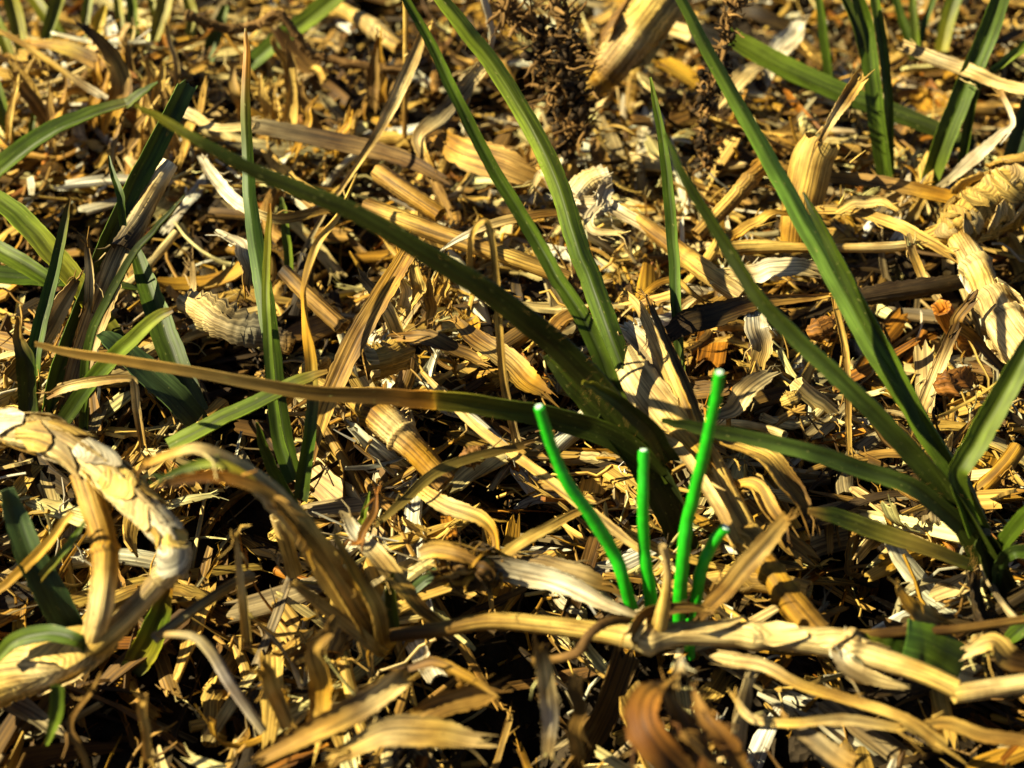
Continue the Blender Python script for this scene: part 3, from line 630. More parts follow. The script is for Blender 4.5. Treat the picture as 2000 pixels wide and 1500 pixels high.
back_plant('wide blurred green blade sloping under the brown root at the top', (490, 130, 0.0), [
    ([(680, -25, 0.9, 44), (610, 35, 0.5, 46), (545, 80, 0.2, 44), (485, 130, 0, 36)], [LGREEN, LGREEN, (0.10, 0.17, 0.02)], 10),
    ([(440, 10, 0.6, 16), (425, 60, 0.4, 30), (398, 130, 0.1, 34)], [LGREEN, GREEN], 0), ([(360, -20, 0.7, 22), (375, 30, 0.4, 26), (372, 70, 0.1, 22)], YGREEN, 0)])
back_plant('green blade curving at the far left edge above the bent blade', (25, 290, 0.0), [
    ([(-15, 150, 0.5, 26), (5, 215, 0.2, 28), (25, 290, 0, 18)], LGREEN, 0), ([(70, 205, 0.4, 6), (62, 245, 0.2, 14), (58, 290, 0, 14)], LGREEN, 0)])
# ---- blades in the near left corner
def near_plant(label, B, blades):
    p = plant(label, B, 'green blades in the lower left corner')
    for pts, col, roll in blades:
        blade(p, pts, col, fold=0.3, roll=roll, base=B)
near_plant('broad bluish blade hanging behind the knotted runner', (150, 1270, 0.0), [
    ([(14, 955, 0.8, 30), (32, 1010, 0.7, 52), (62, 1090, 0.4, 64), (105, 1170, 0.2, 70), (158, 1265, 0, 60)], [(0.10, 0.17, 0.06), BLUEGREEN, (0.035, 0.08, 0.03)], 0)])
near_plant('pair of thin yellowing blades crossing the bluish blade', (60, 1190, 0.3), [
    ([(165, 1020, 0.1, 6), (130, 1070, 0, 18), (85, 1120, 0, 20), (60, 1155, 0, 16)], [LGREEN, GREEN, GOLD], 10), ([(140, 1000, 0.0, 14), (90, 1065, 0, 22), (40, 1115, 0, 22), (-10, 1160, 0, 18)], [STRAW, GOLD, TAN], -10)])
near_plant('pale green leaf standing under the loop of the knotted runner', (270, 1310, 0.0), [
    ([(332, 1140, 0.9, 16), (312, 1200, 0.9, 50), (282, 1270, 0.8, 64), (255, 1310, 0.7, 50)], [ORANGE, LGREEN, YGREEN, DGREEN], -15)])
near_plant('curved green leaf tip over the thick knotted stem', (30, 1300, 0.3), [
    ([(-10, 1290, 0, 20), (30, 1252, 0.1, 36), (90, 1238, 0.1, 40), (150, 1250, 0.0, 30), (170, 1275, 0, 10)], [LGREEN, GREEN, GREEN], 0)])
near_plant('short green blade hanging below the thick knotted stem', (100, 1480, 0.0), [
    ([(112, 1340, 0.2, 28), (108, 1400, 0.1, 30), (90, 1455, 0, 8)], [GREEN, LGREEN], 0)])
B = (765, 1215, 0.1)
p = plant('small closed green bud beside the tan split leaf', B)
blade(p, [(768, 1118, 0, 8), (762, 1150, 0, 30), (766, 1200, 0, 38), (772, 1250, 0, 30)], [YGREEN, GREEN, DGREEN], curl=2.6, fold=0, base=B)
B = (840, 1130, 0.1)
p = plant('short green blade lying under the frayed seed head', B)
blade(p, [(790, 1165, 0, 20), (830, 1132, 0.1, 26), (868, 1108, 0.2, 20)], [DGREEN, (0.10, 0.17, 0.06)], fold=0.2, base=B)
B = (720, 1030, 0.1)
p = plant('tiny green shoot among crumbs left of the olive blade', B)
blade(p, [(722, 960, 0.1, 4), (712, 1000, 0, 14), (700, 1040, 0, 14)], LGREEN, fold=0.4, base=B)
B = (1810, 1300, 0.62)
p = plant('stubby folded green leaf lying on the long yellow runner', B)
blade(p, [(1690, 1250, 0.3, 30), (1735, 1258, 0.3, 62), (1770, 1268, 0.3, 76)], [YGREEN, GREEN, DGREEN], fold=0.1, roll=-15, base=B)
blade(p, [(1772, 1245, 0.25, 80), (1820, 1262, 0.25, 92), (1882, 1300, 0.2, 84)], [(0.07, 0.15, 0.02), GREEN, DGREEN], fold=-0.15, roll=-5, base=B, name='folded_flap')
B = (1990, 1250, 0.1)
p = plant('green leaf corner cut by the right edge above the runner', B)
blade(p, [(2030, 1200, 0, 40), (1985, 1235, 0, 36), (1960, 1262, 0, 10)], GREEN, fold=0.2, base=B)

# ---------------------------------------------------------------- dry runners and thick dead stems
def runner_long():
    t = thing('dry_runner', 'long yellow dry runner lying across the foreground in front of the bright green stalks', 'runner', on_height(1260, 1250, 0.5))
    g, P, R, C = stemgeo([(760, 1240, 0.45, 26), (860, 1228, 0.55, 31), (960, 1212, 0.6, 34), (1080, 1222, 0.6, 36), (1190, 1236, 0.6, 40), (1262, 1246, 0.6, 53), (1330, 1236, 0.6, 46), (1450, 1238, 0.6, 46), (1560, 1246, 0.6, 50), (1640, 1256, 0.6, 55), (1700, 1278, 0.6, 46), (1800, 1312, 0.6, 40), (1872, 1345, 0.6, 38)],
                       [BROWN, TAN, STRAW, CREAM, CREAM, PALE, PALE, PALE, PALE, PALE, PALE, CREAM, CREAM], nodes=(0.42, 0.60, 0.79), n=110, k=16, jit=0.03, rough=0.05)
    g.obj('internode', 'straw', t)
    g, P2, R2, C2 = stemgeo([(1862, 1356, 0.6, 34), (1910, 1350, 0.6, 38), (2030, 1330, 0.6, 38)], [CREAM, PALE, PALE], n=40, k=14, jit=0.02, rough=0.05)
    g.obj('internode', 'straw', t)
    g, *_ = stemgeo([(1294, 1066, 0, 14), (1303, 1100, 0, 17), (1303, 1150, 0, 19), (1292, 1205, 0, 29), (1284, 1240, 0, 34)], [PALE, PALE, CREAM, CREAM, GOLD], base=(1284, 1250, 0.5), n=30, k=12, rough=0.07)
    g.obj('side_shoot', 'straw', t)
    g, *_ = stemgeo([(1640, 1246, 0.6, 22), (1740, 1234, 0.62, 21), (1850, 1230, 0.62, 19), (2030, 1206, 0.62, 17)], [TAN, BROWN, BROWN, TAN], n=36, k=10, jit=0.03)
    g.obj('side_shoot', 'straw', t)
    for a, b, ang, sp in ((0.40, 0.48, 3.4, 3.0), (0.37, 0.43, 4.6, 2.2), (0.50, 0.60, 4.2, 2.6), (0.70, 0.80, 4.4, 3.0), (0.78, 0.88, 3.6, 2.4), (0.60, 0.69, 5.2, 1.8)):
        husk_on(t, P, R, C, a, b, ang, sp, col=PALE)
    leafgeo([(1236, 1235, 0.75, 34), (1256, 1205, 0.8, 38), (1300, 1188, 0.8, 31), (1350, 1186, 0.8, 22), (1380, 1192, 0.75, 12)], [TAN, BROWN, BROWN, TAN], curl=1.5, roll=40, ragged=0.6).obj('husk', 'straw', t)
    leafgeo([(1640, 1280, 0.65, 34), (1660, 1305, 0.6, 40), (1720, 1330, 0.5, 26), (1765, 1342, 0.45, 12)], [WHITE, PALE, PALE], curl=0.8, ragged=0.8, wob=0.15).obj('husk', 'straw', t)
runner_long()
def runner_knotted():
    t = thing('knotted_runner', 'thick pale scaly runner looping down at the left edge', 'runner', on_height(190, 1260, 0.3))
    B = (190, 1270, 0.3)
    g, P, R, C = stemgeo([(-40, 822, 2.0, 58), (20, 836, 1.9, 66), (95, 852, 1.7, 70), (170, 893, 1.4, 72), (235, 945, 1.1, 70), (290, 1000, 0.8, 64), (330, 1045, 0.6, 56), (345, 1075, 0.5, 56)], [CREAM, PALE, PALE, PALE, PALE, WHITE, PALE], base=B, nodes=(), n=100, k=18, rough=0.14)
    g.obj('internode', 'straw', t)
    for i, q in enumerate(np.linspace(0.02, 0.86, 22)):
        husk_on(t, P, R, C, q, min(q + 0.15, 0.99), 0.6 + 2.3 * i, 1.9, col=(PALE, CREAM, WHITE, STRAW)[i % 4], flare=0.17)
    g, P, R, C = stemgeo([(345, 1060, 0.5, 54), (338, 1100, 0.4, 56), (305, 1140, 0.3, 44), (255, 1195, 0.1, 44), (205, 1245, -0.1, 50), (180, 1262, -0.1, 50)], [PALE, PALE, PALE, STRAW, STRAW], base=B, nodes=(0.35,), n=60, k=14)
    g.obj('internode', 'straw', t)
    husk_on(t, P, R, C, 0.02, 0.3, 4.0, 3.0, col=WHITE, flare=0.5); husk_on(t, P, R, C, 0.1, 0.34, 1.2, 2.2, col=PALE, flare=0.5)
    g, P, R, C = stemgeo([(158, 925, 1.3, 40), (182, 985, 1.0, 48), (203, 1060, 0.6, 46), (205, 1120, 0.3, 48), (196, 1190, -0.05, 46), (180, 1255, -0.1, 44)], [TAN, STRAW, GOLD, STRAW, PALE, STRAW], base=B, nodes=(0.45,), n=60, k=14)
    g.obj('side_shoot', 'straw', t)
    g, P, R, C = stemgeo([(215, 1250, 0, 46), (165, 1272, 0, 70), (90, 1296, 0, 96), (20, 1316, 0, 104), (-50, 1345, 0, 104)], [STRAW, PALE, PALE, CREAM, STRAW], base=B, n=60, k=18, ridges=0.07, rough=0.08)
    g.obj('swollen_base', 'straw', t)
    husk_on(t, P, R, C, 0.15, 0.85, 1.4, 2.6, col=PALE, flare=0.05); husk_on(t, P, R, C, 0.1, 0.6, 4.6, 2.4, col=CREAM, flare=0.08)
runner_knotted()
def runner_right():
    t = thing('jointed_runner', 'pale jointed runner with a torn collar bending down at the right edge', 'runner', on_height(1900, 480, 0.6))
    g, P, R, C = stemgeo([(1872, 470, 0.6, 44), (1900, 510, 0.7, 54), (1922, 555, 0.7, 50), (1945, 600, 0.8, 64), (1975, 650, 0.8, 80), (2030, 720, 0.8, 92)], [STRAW, PALE, CREAM, PALE, PALE, PALE], nodes=(0.25, 0.55, 0.72), n=70, k=16, rough=0.06)
    g.obj('internode', 'straw', t)
    husk_on(t, P, R, C, 0.18, 0.45, 2.0, 2.6, col=WHITE, flare=0.4); husk_on(t, P, R, C, 0.45, 0.75, 3.2, 3.0, col=PALE, flare=0.3); husk_on(t, P, R, C, 0.66, 0.97, 2.6, 3.4, col=PALE, flare=0.15)
    t = thing('scaly_rhizome', 'thick scaly cream rhizome with bristly rootlets above the jointed runner', 'rhizome', on_height(1900, 430, 0.4))
    g, P, R, C = stemgeo([(2040, 330, 0.9, 96), (1970, 365, 0.9, 92), (1915, 405, 0.8, 82), (1870, 440, 0.7, 62), (1830, 462, 0.6, 40), (1780, 472, 0.5, 26)], [CREAM, PALE, CREAM, STRAW, STRAW, TAN], nodes=(0.2, 0.32, 0.45, 0.58, 0.7), n=80, k=18, rough=0.12)
    g.obj('internode', 'straw', t)
    for i, q in enumerate(np.linspace(0.03, 0.8, 20)):
        husk_on(t, P, R, C, q, q + 0.18, 2.0 + 1.7 * i, 1.6, col=(PALE, CREAM, STRAW, TAN)[i % 4], flare=0.35)
    g, P, R, C = stemgeo([(2040, 385, 0.5, 60), (1960, 425, 0.5, 54), (1900, 455, 0.5, 44), (1850, 470, 0.5, 30)], [CREAM, GOLD, CREAM, TAN], nodes=(0.3, 0.5, 0.7), n=50, k=14)
    g.obj('side_shoot', 'straw', t)
runner_right()
def fan_stem():
    t = thing('husked_stalk', 'dead stem topped by a wide fan-shaped veined husk, right of the central plant', 'dead stem', on_height(1590, 1215, 0.2))
    g, P, R, C = stemgeo([(1345, 845, 0.75, 56), (1385, 905, 0.75, 58), (1425, 985, 0.7, 60), (1460, 1050, 0.65, 58), (1505, 1115, 0.6, 50), (1545, 1170, 0.55, 56), (1600, 1235, 0.4, 56)], [STRAW, CREAM, CREAM, STRAW, GOLD, GOLD, TAN], nodes=(0.5, 0.68, 0.8), n=80, k=14, rough=0.08)
    g.obj('internode', 'straw', t)
    husk_on(t, P, R, C, 0.36, 0.60, 1.2, 2.6, col=PALE, flare=0.25); husk_on(t, P, R, C, 0.75, 0.95, 1.8, 2.8, col=GOLD, flare=0.15); husk_on(t, P, R, C, 0.05, 0.36, 1.6, 2.4, col=CREAM, flare=0.15)
    leafgeo([(1206, 690, 1.3, 64), (1222, 722, 1.25, 94), (1262, 780, 1.2, 110), (1310, 838, 1.1, 92), (1352, 885, 1.0, 56), (1380, 930, 0.85, 36)], [PALE, PALE, PALE, CREAM, GOLD, GOLD], curl=-1.5, roll=22, ragged=0.15, m=13, n=30).obj('fan_husk', 'straw', t)
    leafgeo([(1225, 640, 1.35, 34), (1262, 680, 1.3, 66), (1305, 740, 1.25, 78), (1345, 820, 1.1, 60), (1370, 900, 0.9, 36)], [WHITE, PALE, PALE, GOLD], curl=-1.2, roll=10, ragged=0.6, m=9, n=26).obj('fan_husk', 'straw', t)
    leafgeo([(1222, 570, 1.5, 10), (1250, 600, 1.5, 22), (1275, 650, 1.45, 30), (1310, 730, 1.35, 34), (1345, 810, 1.2, 30), (1375, 900, 0.95, 24)], [STRAW, PALE, STRAW, GOLD], curl=1.6, roll=30, ragged=0.5).obj('husk_strip', 'straw', t)
    leafgeo([(1262, 575, 1.45, 8), (1292, 650, 1.4, 22), (1325, 730, 1.3, 32), (1362, 820, 1.15, 28), (1385, 905, 0.9, 20)], [TAN, BROWN, TAN, GOLD], curl=1.4, roll=-30, ragged=0.5).obj('husk_strip', 'straw', t)
    leafgeo([(1260, 830, 1.1, 14), (1330, 880, 1.1, 22), (1400, 985, 1.0, 26), (1440, 1060, 0.8, 20)], [CREAM, PALE, STRAW], curl=1.0, roll=10).obj('husk_strip', 'straw', t)
fan_stem()
def orange_stub():
    t = thing('ringed_stub', 'short orange ringed stem stub lying under the brown end of the low blade', 'dead stem', on_height(790, 860, 0.5))
    g, P, R, C = stemgeo([(700, 778, 0.75, 52), (735, 810, 0.75, 60), (775, 845, 0.7, 62), (815, 885, 0.6, 50), (870, 945, 0.4, 46)], [STRAW, GOLD, PALE, GOLD, (0.4, 0.24, 0.07)], nodes=(0.22, 0.55), n=60, k=16, rough=0.1)
    g.obj('internode', 'straw', t)
    husk_on(t, P, R, C, 0.24, 0.5, 2.6, 3.2, col=PALE, flare=0.12); husk_on(t, P, R, C, 0.05, 0.24, 3.8, 3.2, col=ORANGE, flare=0.12)
    t = thing('hollow_stub', 'hollow torn stem end facing the camera beside the tan leaf', 'dead stem', on_height(720, 715, 0.6))
    g, P, R, C = stemgeo([(712, 712, 0.8, 54), (740, 706, 0.8, 56), (790, 690, 0.6, 52)], [TAN, STRAW, STRAW], n=26, k=16, rough=0.25); g.obj('internode', 'straw', t)
    for a in (0.5, 2.4, 4.5): husk_on(t, P[::-1], R[::-1], C, 0.6, 1.0, a, 1.7, col=PALE, flare=0.4)
orange_stub()
def top_stem():
    t = thing('fibrous_stalk', 'thick fibrous dead stem with a swollen root node at the top centre', 'dead stem', on_height(1170, 165, 0.5))
    g, P, R, C = stemgeo([(1165, 162, 0.5, 44), (1185, 140, 0.7, 60), (1215, 100, 1.0, 70), (1255, 45, 1.3, 82), (1310, -30, 1.6, 96)], [STRAW, TAN, PALE, CREAM, PALE], nodes=(0.06, 0.22), n=60, k=22, ridges=0.14, rough=0.16); g.obj('internode', 'straw', t)
    husk_on(t, P, R, C, 0.2, 0.55, 1.8, 0.9, col=STRAW, flare=0.15); husk_on(t, P, R, C, 0.3, 0.75, 2.8, 0.8, col=PALE, flare=0.1); husk_on(t, P, R, C, 0.35, 0.9, 3.9, 0.8, col=TAN, flare=0.2); husk_on(t, P, R, C, 0.4, 0.95, 1.0, 0.8, col=CREAM, flare=0.2)
    g, *_ = stemgeo([(1148, 178, 0.5, 34), (1158, 168, 0.5, 54), (1174, 152, 0.5, 58), (1192, 132, 0.6, 40)], [STRAW, GOLD, CREAM, TAN], n=20, k=14, rough=0.15, hollow=False); g.obj('root_node', 'straw', t)
top_stem()
def frayed_cut():
    t = thing('frayed_cut_stalk', 'bleached frayed cut stem end with peeling strips at the middle', 'dead stem', on_height(1150, 380, 0.8))
    g, P, R, C = stemgeo([(1184, 354, 1.0, 56), (1150, 362, 1.0, 52), (1120, 385, 0.9, 44)], [WHITE, PALE, WHITE], n=26, k=16, rough=0.15, ridges=0.08); g.obj('internode', 'straw', t)
    for i, pts in enumerate(([(1180, 372, 1, 36), (1165, 400, 0.9, 44), (1120, 400, 0.8, 44), (1085, 425, 0.6, 20)], [(1175, 385, 0.9, 40), (1200, 410, 0.8, 36), (1260, 445, 0.7, 30), (1290, 470, 0.6, 12)],
                            [(1130, 390, 0.9, 20), (1095, 375, 0.9, 22), (1060, 340, 0.9, 20), (1040, 365, 0.8, 14)], [(1170, 400, 0.9, 20), (1150, 425, 0.85, 24), (1160, 450, 0.8, 18), (1210, 455, 0.8, 12)], [(1120, 400, 0.9, 30), (1080, 372, 0.9, 20), (1060, 340, 0.85, 8)])):
        leafgeo(pts, (WHITE, PALE), curl=1.0, roll=20 * i - 40, ragged=0.8, wob=0.1).obj('husk_strip', 'straw', t)
frayed_cut()
def grey_stem():
    t = thing('grey_stalk', 'upright weathered grey stem, split and cut, behind the broad mown blade', 'dead stem', on_height(140, 800, 0.2))
    B = (130, 850, 0.0)
    g, P, R, C = stemgeo([(332, 318, 2.8, 30), (300, 372, 2.5, 34), (270, 430, 2.2, 38), (240, 490, 1.8, 48)], [WHITE, PALE, GREY, DARK], base=B, n=50, k=14, ridges=0.12, rough=0.08); g.obj('internode', 'straw', t)
    leafgeo([(272, 425, 2.2, 30), (235, 500, 1.8, 56), (200, 590, 1.3, 62), (165, 690, 0.7, 58), (135, 790, 0.2, 50)], [BROWN, GREY, PALE, TAN, GREY, BROWN], base=B, curl=1.9, ragged=0.5, m=11).obj('leaf_sheath', 'straw', t)
    leafgeo([(170, 478, 1.6, 12), (176, 540, 1.4, 22), (172, 600, 1.2, 24), (150, 680, 0.9, 22)], [TAN, PALE, TAN, BROWN], base=B, curl=1.4, roll=20).obj('leaf_strip', 'straw', t)
    leafgeo([(150, 545, 1.5, 16), (115, 600, 1.2, 42), (75, 670, 0.8, 50), (20, 740, 0.4, 44)], [TAN, PALE, STRAW, TAN], base=B, curl=1.2, roll=-30).obj('leaf_strip', 'straw', t)
grey_stem()
def sheath_tube():
    t = thing('yellow_sheath', 'translucent yellow rolled sheath standing upright with a torn mouth', 'leaf sheath', on_height(1545, 470, 0.2))
    B = (1545, 475, 0.3)
    leafgeo([(1596, 280, 0.5, 170), (1584, 305, 0.45, 190), (1572, 360, 0.3, 190), (1558, 420, 0.1, 170), (1550, 480, 0, 130)], [CREAM, (0.72, 0.50, 0.13), (0.68, 0.44, 0.09), (0.62, 0.38, 0.07), GOLD], base=B, curl=4.6, roll=185, ragged=0.07, m=17, n=30).obj('rolled_leaf', 'straw', t)
    leafgeo([(1678, 152, 1.0, 34), (1655, 188, 0.9, 32), (1630, 225, 0.7, 24), (1604, 272, 0.5, 14)], [STRAW, TAN, PALE, TAN], base=B, curl=1.6, roll=-20, ragged=0.4).obj('dry_tip', 'straw', t)
sheath_tube()

# ---------------------------------------------------------------- single dry leaves and straws that can be picked out
G1 = 'large dry leaves and straws'
def L(name, label, pts, col, **kw):
    return straw(name, label, 'dry leaf' if 'leaf' in name else 'straw', pts, col, G1, **kw)
L('dry_leaf', 'wide tan dry leaf standing diagonally behind the twisted blade', [(795, 498, 1.4, 44), (760, 548, 1.2, 50), (715, 630, 0.9, 56), (675, 710, 0.6, 54), (640, 790, 0.3, 48), (615, 870, 0.1, 26)], [GOLD, GOLD, TAN, TAN, STRAW, TAN], base=(620, 880, 0.1), fold=0.25, roll=10, jit=0.05)
L('straw', 'tall pale straw leaning across behind the central blades', [(830, 60, 4.2, 22), (800, 130, 3.8, 34), (765, 205, 3.4, 34), (730, 270, 3.0, 22), (680, 345, 2.4, 14), (630, 420, 1.8, 12), (585, 500, 1.2, 12)], [STRAW, PALE, PALE, STRAW, PALE, GREY], base=(560, 620, 0), curl=1.2, roll=-10, jit=0.05)
L('dry_leaf', 'hooked pale leaf folded over beside the first central blade', [(940, 135, 2.4, 34), (900, 182, 2.2, 44), (855, 232, 1.9, 44), (822, 268, 1.6, 44), (835, 310, 1.3, 38), (850, 350, 1.0, 34), (870, 400, 0.7, 26)], [PALE, GREY, GREY, PALE, STRAW, TAN, TAN], base=(880, 450, 0.2), curl=1.3, roll=[-20, -20, 0, 50, 40, 10], jit=0.04)
L('straw', 'thin bleached curl hanging from the top edge between the central blades', [(938, -20, 3, 20), (955, 40, 2.8, 20), (958, 90, 2.6, 14), (930, 140, 2.4, 8)], [WHITE, WHITE, PALE], base=(880, 450, 0.2), curl=1.0, roll=-35, jit=0.03)
L('dry_leaf', 'long grey-brown leaf lying level behind the dark arching blade', [(352, 215, 0.9, 30), (385, 232, 0.9, 30), (420, 252, 0.9, 22), (485, 250, 0.9, 26), (500, 250, 0.9, 40), (600, 265, 0.8, 46), (720, 288, 0.7, 46), (800, 315, 0.6, 40), (850, 345, 0.5, 26)], [WHITE, PALE, PALE, PALE, GREY, (0.16, 0.11, 0.05), (0.24, 0.15, 0.05), (0.22, 0.13, 0.04), BROWN], curl=0.6, roll=-5, jit=0.05)
L('dry_leaf', 'bleached white leaf curling under the dark arching blade', [(398, 308, 0.9, 20), (420, 345, 0.9, 30), (460, 390, 0.9, 34), (510, 418, 0.9, 26), (560, 425, 0.8, 26), (640, 408, 0.7, 22)], [WHITE, WHITE, WHITE, PALE, STRAW, TAN], curl=0.8, roll=[-10, 0, 30, 60, 20, 0], jit=0.05)
L('dry_leaf', 'crumpled white torn leaf beside the tall rusty-tipped blade', [(442, 462, 0.9, 22), (468, 480, 0.9, 46), (485, 515, 0.8, 50), (480, 560, 0.7, 20)], [WHITE, WHITE, PALE, GOLD], curl=1.6, roll=-30)
L('straw', 'thin bent straw forming a tall hairpin over the central litter', [(918, 535, 0.1, 14), (920, 470, 0.0, 15), (938, 435, 0, 16), (956, 440, 0, 17), (968, 520, 0, 18), (975, 640, 0, 20), (985, 750, 0, 22), (1008, 860, 0, 22)], [TAN, STRAW, STRAW, STRAW, STRAW, STRAW, PALE], base=(1008, 870, 0.3), curl=1.0, roll=10, jit=0.03)
L('dry_leaf', 'pointed cream leaf lying level in front of the first central blade', [(862, 490, 1.1, 5), (900, 468, 1.1, 18), (960, 440, 1.1, 26), (1040, 420, 1.1, 26), (1110, 412, 1.0, 18)], [WHITE, WHITE, PALE, TAN, BROWN], curl=0.8, roll=-20, jit=0.04)
L('straw', 'long straight straw slanting down behind the bright green stalks', [(822, 722, 0.7, 10), (870, 775, 0.7, 20), (930, 835, 0.7, 24), (1040, 915, 0.65, 26), (1140, 990, 0.6, 28), (1200, 1035, 0.5, 26), (1255, 1078, 0.4, 14)], [STRAW, PALE, STRAW, STRAW, PALE, STRAW], curl=0.9, roll=10, jit=0.03)
L('dry_leaf', 'olive brown curved leaf arching over the soil left of the straight straw', [(740, 1018, 0.5, 14), (790, 975, 0.65, 24), (850, 925, 0.75, 26), (920, 893, 0.8, 24), (1030, 868, 0.8, 18)], [(0.28, 0.20, 0.05), (0.26, 0.19, 0.04), (0.2, 0.15, 0.03), BROWN], curl=0.6, roll=20, mat='leaf', jit=0.03)
L('straw', 'narrow dry leaf bent at a right angle in front of the left-hand plant', [(100, 770, 0.1, 14), (130, 756, 0.1, 24), (190, 745, 0.1, 24), (252, 740, 0.1, 18), (264, 755, 0.1, 20), (268, 800, 0.1, 20), (278, 868, 0, 16)], [TAN, PALE, STRAW, PALE, PALE, STRAW], base=(278, 890, 0.1), fold=0.5, roll=15, jit=0.02)
TL = thing('tan_split_leaf', 'big arching tan leaf split in strips, right of the knotted runner', 'dry leaf', on_height(740, 1270, 0.2), G1)
BB = (740, 1285, 0.2)
for pts, col, kw in (([(285, 905, 0.3, 24), (335, 882, 0.3, 34), (390, 872, 0.25, 36), (460, 905, 0.2, 48), (530, 962, 0.15, 56), (590, 1030, 0.1, 58), (640, 1110, 0.05, 64), (695, 1200, 0, 60), (735, 1270, 0, 40)], [GOLD, STRAW, PALE, PALE, PALE, CREAM, STRAW, STRAW, TAN], dict(fold=-0.2, roll=[-30, -45, -40, -20, 5, 20, 20])),  # pale crest: the sun catching it is put into the tint
                     ([(540, 985, 0, 10), (590, 1040, 0, 24), (640, 1110, 0, 30), (690, 1190, -0.05, 34), (730, 1260, -0.05, 30)], [TAN, GOLD, STRAW, GOLD], dict(curl=1.4, roll=-20)),
                     ([(655, 1050, 0.1, 16), (690, 1120, 0.05, 36), (730, 1190, 0, 52), (745, 1260, 0, 44)], [STRAW, GOLD, STRAW, GOLD], dict(curl=1.8, roll=-40)),
                     ([(575, 1140, -0.1, 18), (640, 1190, -0.1, 30), (710, 1245, -0.1, 30), (745, 1275, -0.1, 24)], [STRAW, STRAW, CREAM, GOLD], dict(curl=1.2, roll=20)),
                     ([(310, 935, 0.2, 10), (380, 908, 0.2, 18), (450, 912, 0.1, 18), (540, 975, 0, 14)], [GREEN, LGREEN, YGREEN, TAN], dict(fold=0.3, roll=20)),
                     ([(320, 945, 0, 16), (420, 930, 0, 26), (520, 960, 0, 26), (590, 1040, 0, 20)], [BROWN, ORANGE, TAN, TAN], dict(curl=0.8, roll=40))):
    leafgeo(pts, col, base=BB, ragged=0.4, **kw).obj('leaf_strip', 'straw', TL)
L('dry_leaf', 'pale striped leaf lying diagonally with dark fleck, right of the split leaf', [(672, 1010, 0.8, 26), (690, 1040, 0.9, 44), (735, 1085, 0.9, 52), (790, 1150, 0.7, 46), (830, 1195, 0.5, 38), (880, 1222, 0.3, 14)], [GREY, WHITE, PALE, STRAW, TAN, STRAW], curl=0.8, roll=-20)
L('dry_leaf', 'small pointed orange leaf stuck on the pale striped leaf', [(735, 965, 1.1, 4), (733, 1000, 1.05, 18), (715, 1040, 1.0, 22), (690, 1062, 0.9, 8)], [ORANGE, BROWN, ORANGE], fold=0.6, roll=20)
L('dry_leaf', 'bleached white husk lying behind the left part of the long yellow runner', [(860, 1120, 0.7, 30), (950, 1105, 0.75, 62), (1040, 1125, 0.7, 66), (1120, 1150, 0.65, 56), (1190, 1180, 0.6, 36), (1250, 1205, 0.5, 14)], [BROWN, DARK, WHITE, WHITE, WHITE, GREY], curl=1.4, roll=35, m=11)
L('dry_leaf', 'broad tan flake under the bleached husk', [(1010, 1090, 0.4, 30), (1060, 1105, 0.45, 56), (1130, 1130, 0.4, 56), (1180, 1150, 0.3, 30)], [TAN, GREY, TAN], curl=0.4, roll=-10)
SH = thing('frayed_seed_head', 'curled brown frayed flower head lying before the bleached husk', 'seed head', on_height(920, 1120, 0.6), None)
for i in range(16):
    a = i * 2.4; r0 = 18 + 3.2 * i
    x, y = 925 + math.cos(a) * r0 * 0.8, 1110 + math.sin(a) * r0 * 0.42
    leafgeo([(x - 30 * math.cos(a), y - 14 * math.sin(a), 0.75, 14), (x, y, 0.95 - 0.02 * i, 30), (x + 26 * math.cos(a + 0.8), y + 22 * math.sin(a + 0.8), 0.85 - 0.03 * i, 22), (x + 40 * math.cos(a + 1.3), y + 30 * math.sin(a + 1.3), 0.7, 8)], (BROWN, TAN, GOLD, DARK)[i % 4], curl=1.6, roll=40 * i, ragged=0.6, n=12, m=6).obj('scale', 'straw', SH)
leafgeo([(820, 1085, 0.8, 30), (850, 1078, 0.9, 52), (890, 1085, 0.95, 44), (930, 1100, 0.9, 24)], [PALE, STRAW, TAN, BROWN], curl=2.4, roll=-10).obj('scale', 'straw', SH)
L('dry_leaf', 'wide golden leaf curving through the crumbs left of the bright green stalks', [(830, 960, 0.5, 40), (880, 995, 0.55, 44), (940, 1012, 0.55, 34), (965, 1040, 0.45, 34), (970, 1085, 0.3, 20)], [CREAM, PALE, STRAW, GOLD, GOLD], curl=0.7, roll=[-20, -10, 10, 50, 40])
L('straw', 'pale straw slanting up to the bright green stalks from the litter', [(975, 1090, 0.5, 32), (1040, 1045, 0.6, 30), (1110, 1005, 0.6, 22), (1160, 985, 0.6, 12)], [STRAW, CREAM, STRAW, TAN], curl=1.0, jit=0.04)
L('dry_leaf', 'shaded brown-olive leaf leaning right of the shortest bright green stalk', [(1370, 1215, 0, 24), (1410, 1165, 0.05, 44), (1455, 1105, 0.1, 50), (1500, 1050, 0.15, 46), (1530, 1010, 0.2, 30)], [BROWN, TAN, (0.4, 0.29, 0.09), TAN], base=(1370, 1220, 0.3), curl=0.8, roll=10)
for lab, pts, col in (('bigger of two fuzzy crumpled husks right of the fan-shaped husk', [(1400, 850, 0.9, 50), (1450, 880, 1.0, 70), (1500, 910, 1.0, 90), (1545, 960, 0.8, 80), (1570, 1010, 0.6, 40)], [TAN, STRAW, STRAW, TAN, BROWN]),
                      ('lower of two fuzzy crumpled husks right of the fan-shaped husk', [(1430, 950, 0.7, 30), (1480, 960, 0.8, 50), (1520, 1010, 0.7, 46), (1535, 1060, 0.5, 20)], [GOLD, STRAW, TAN, BROWN])):
    L('husk_leaf', lab, pts, col, curl=2.2, roll=-30, m=11, wob=0.16, ragged=1.0)
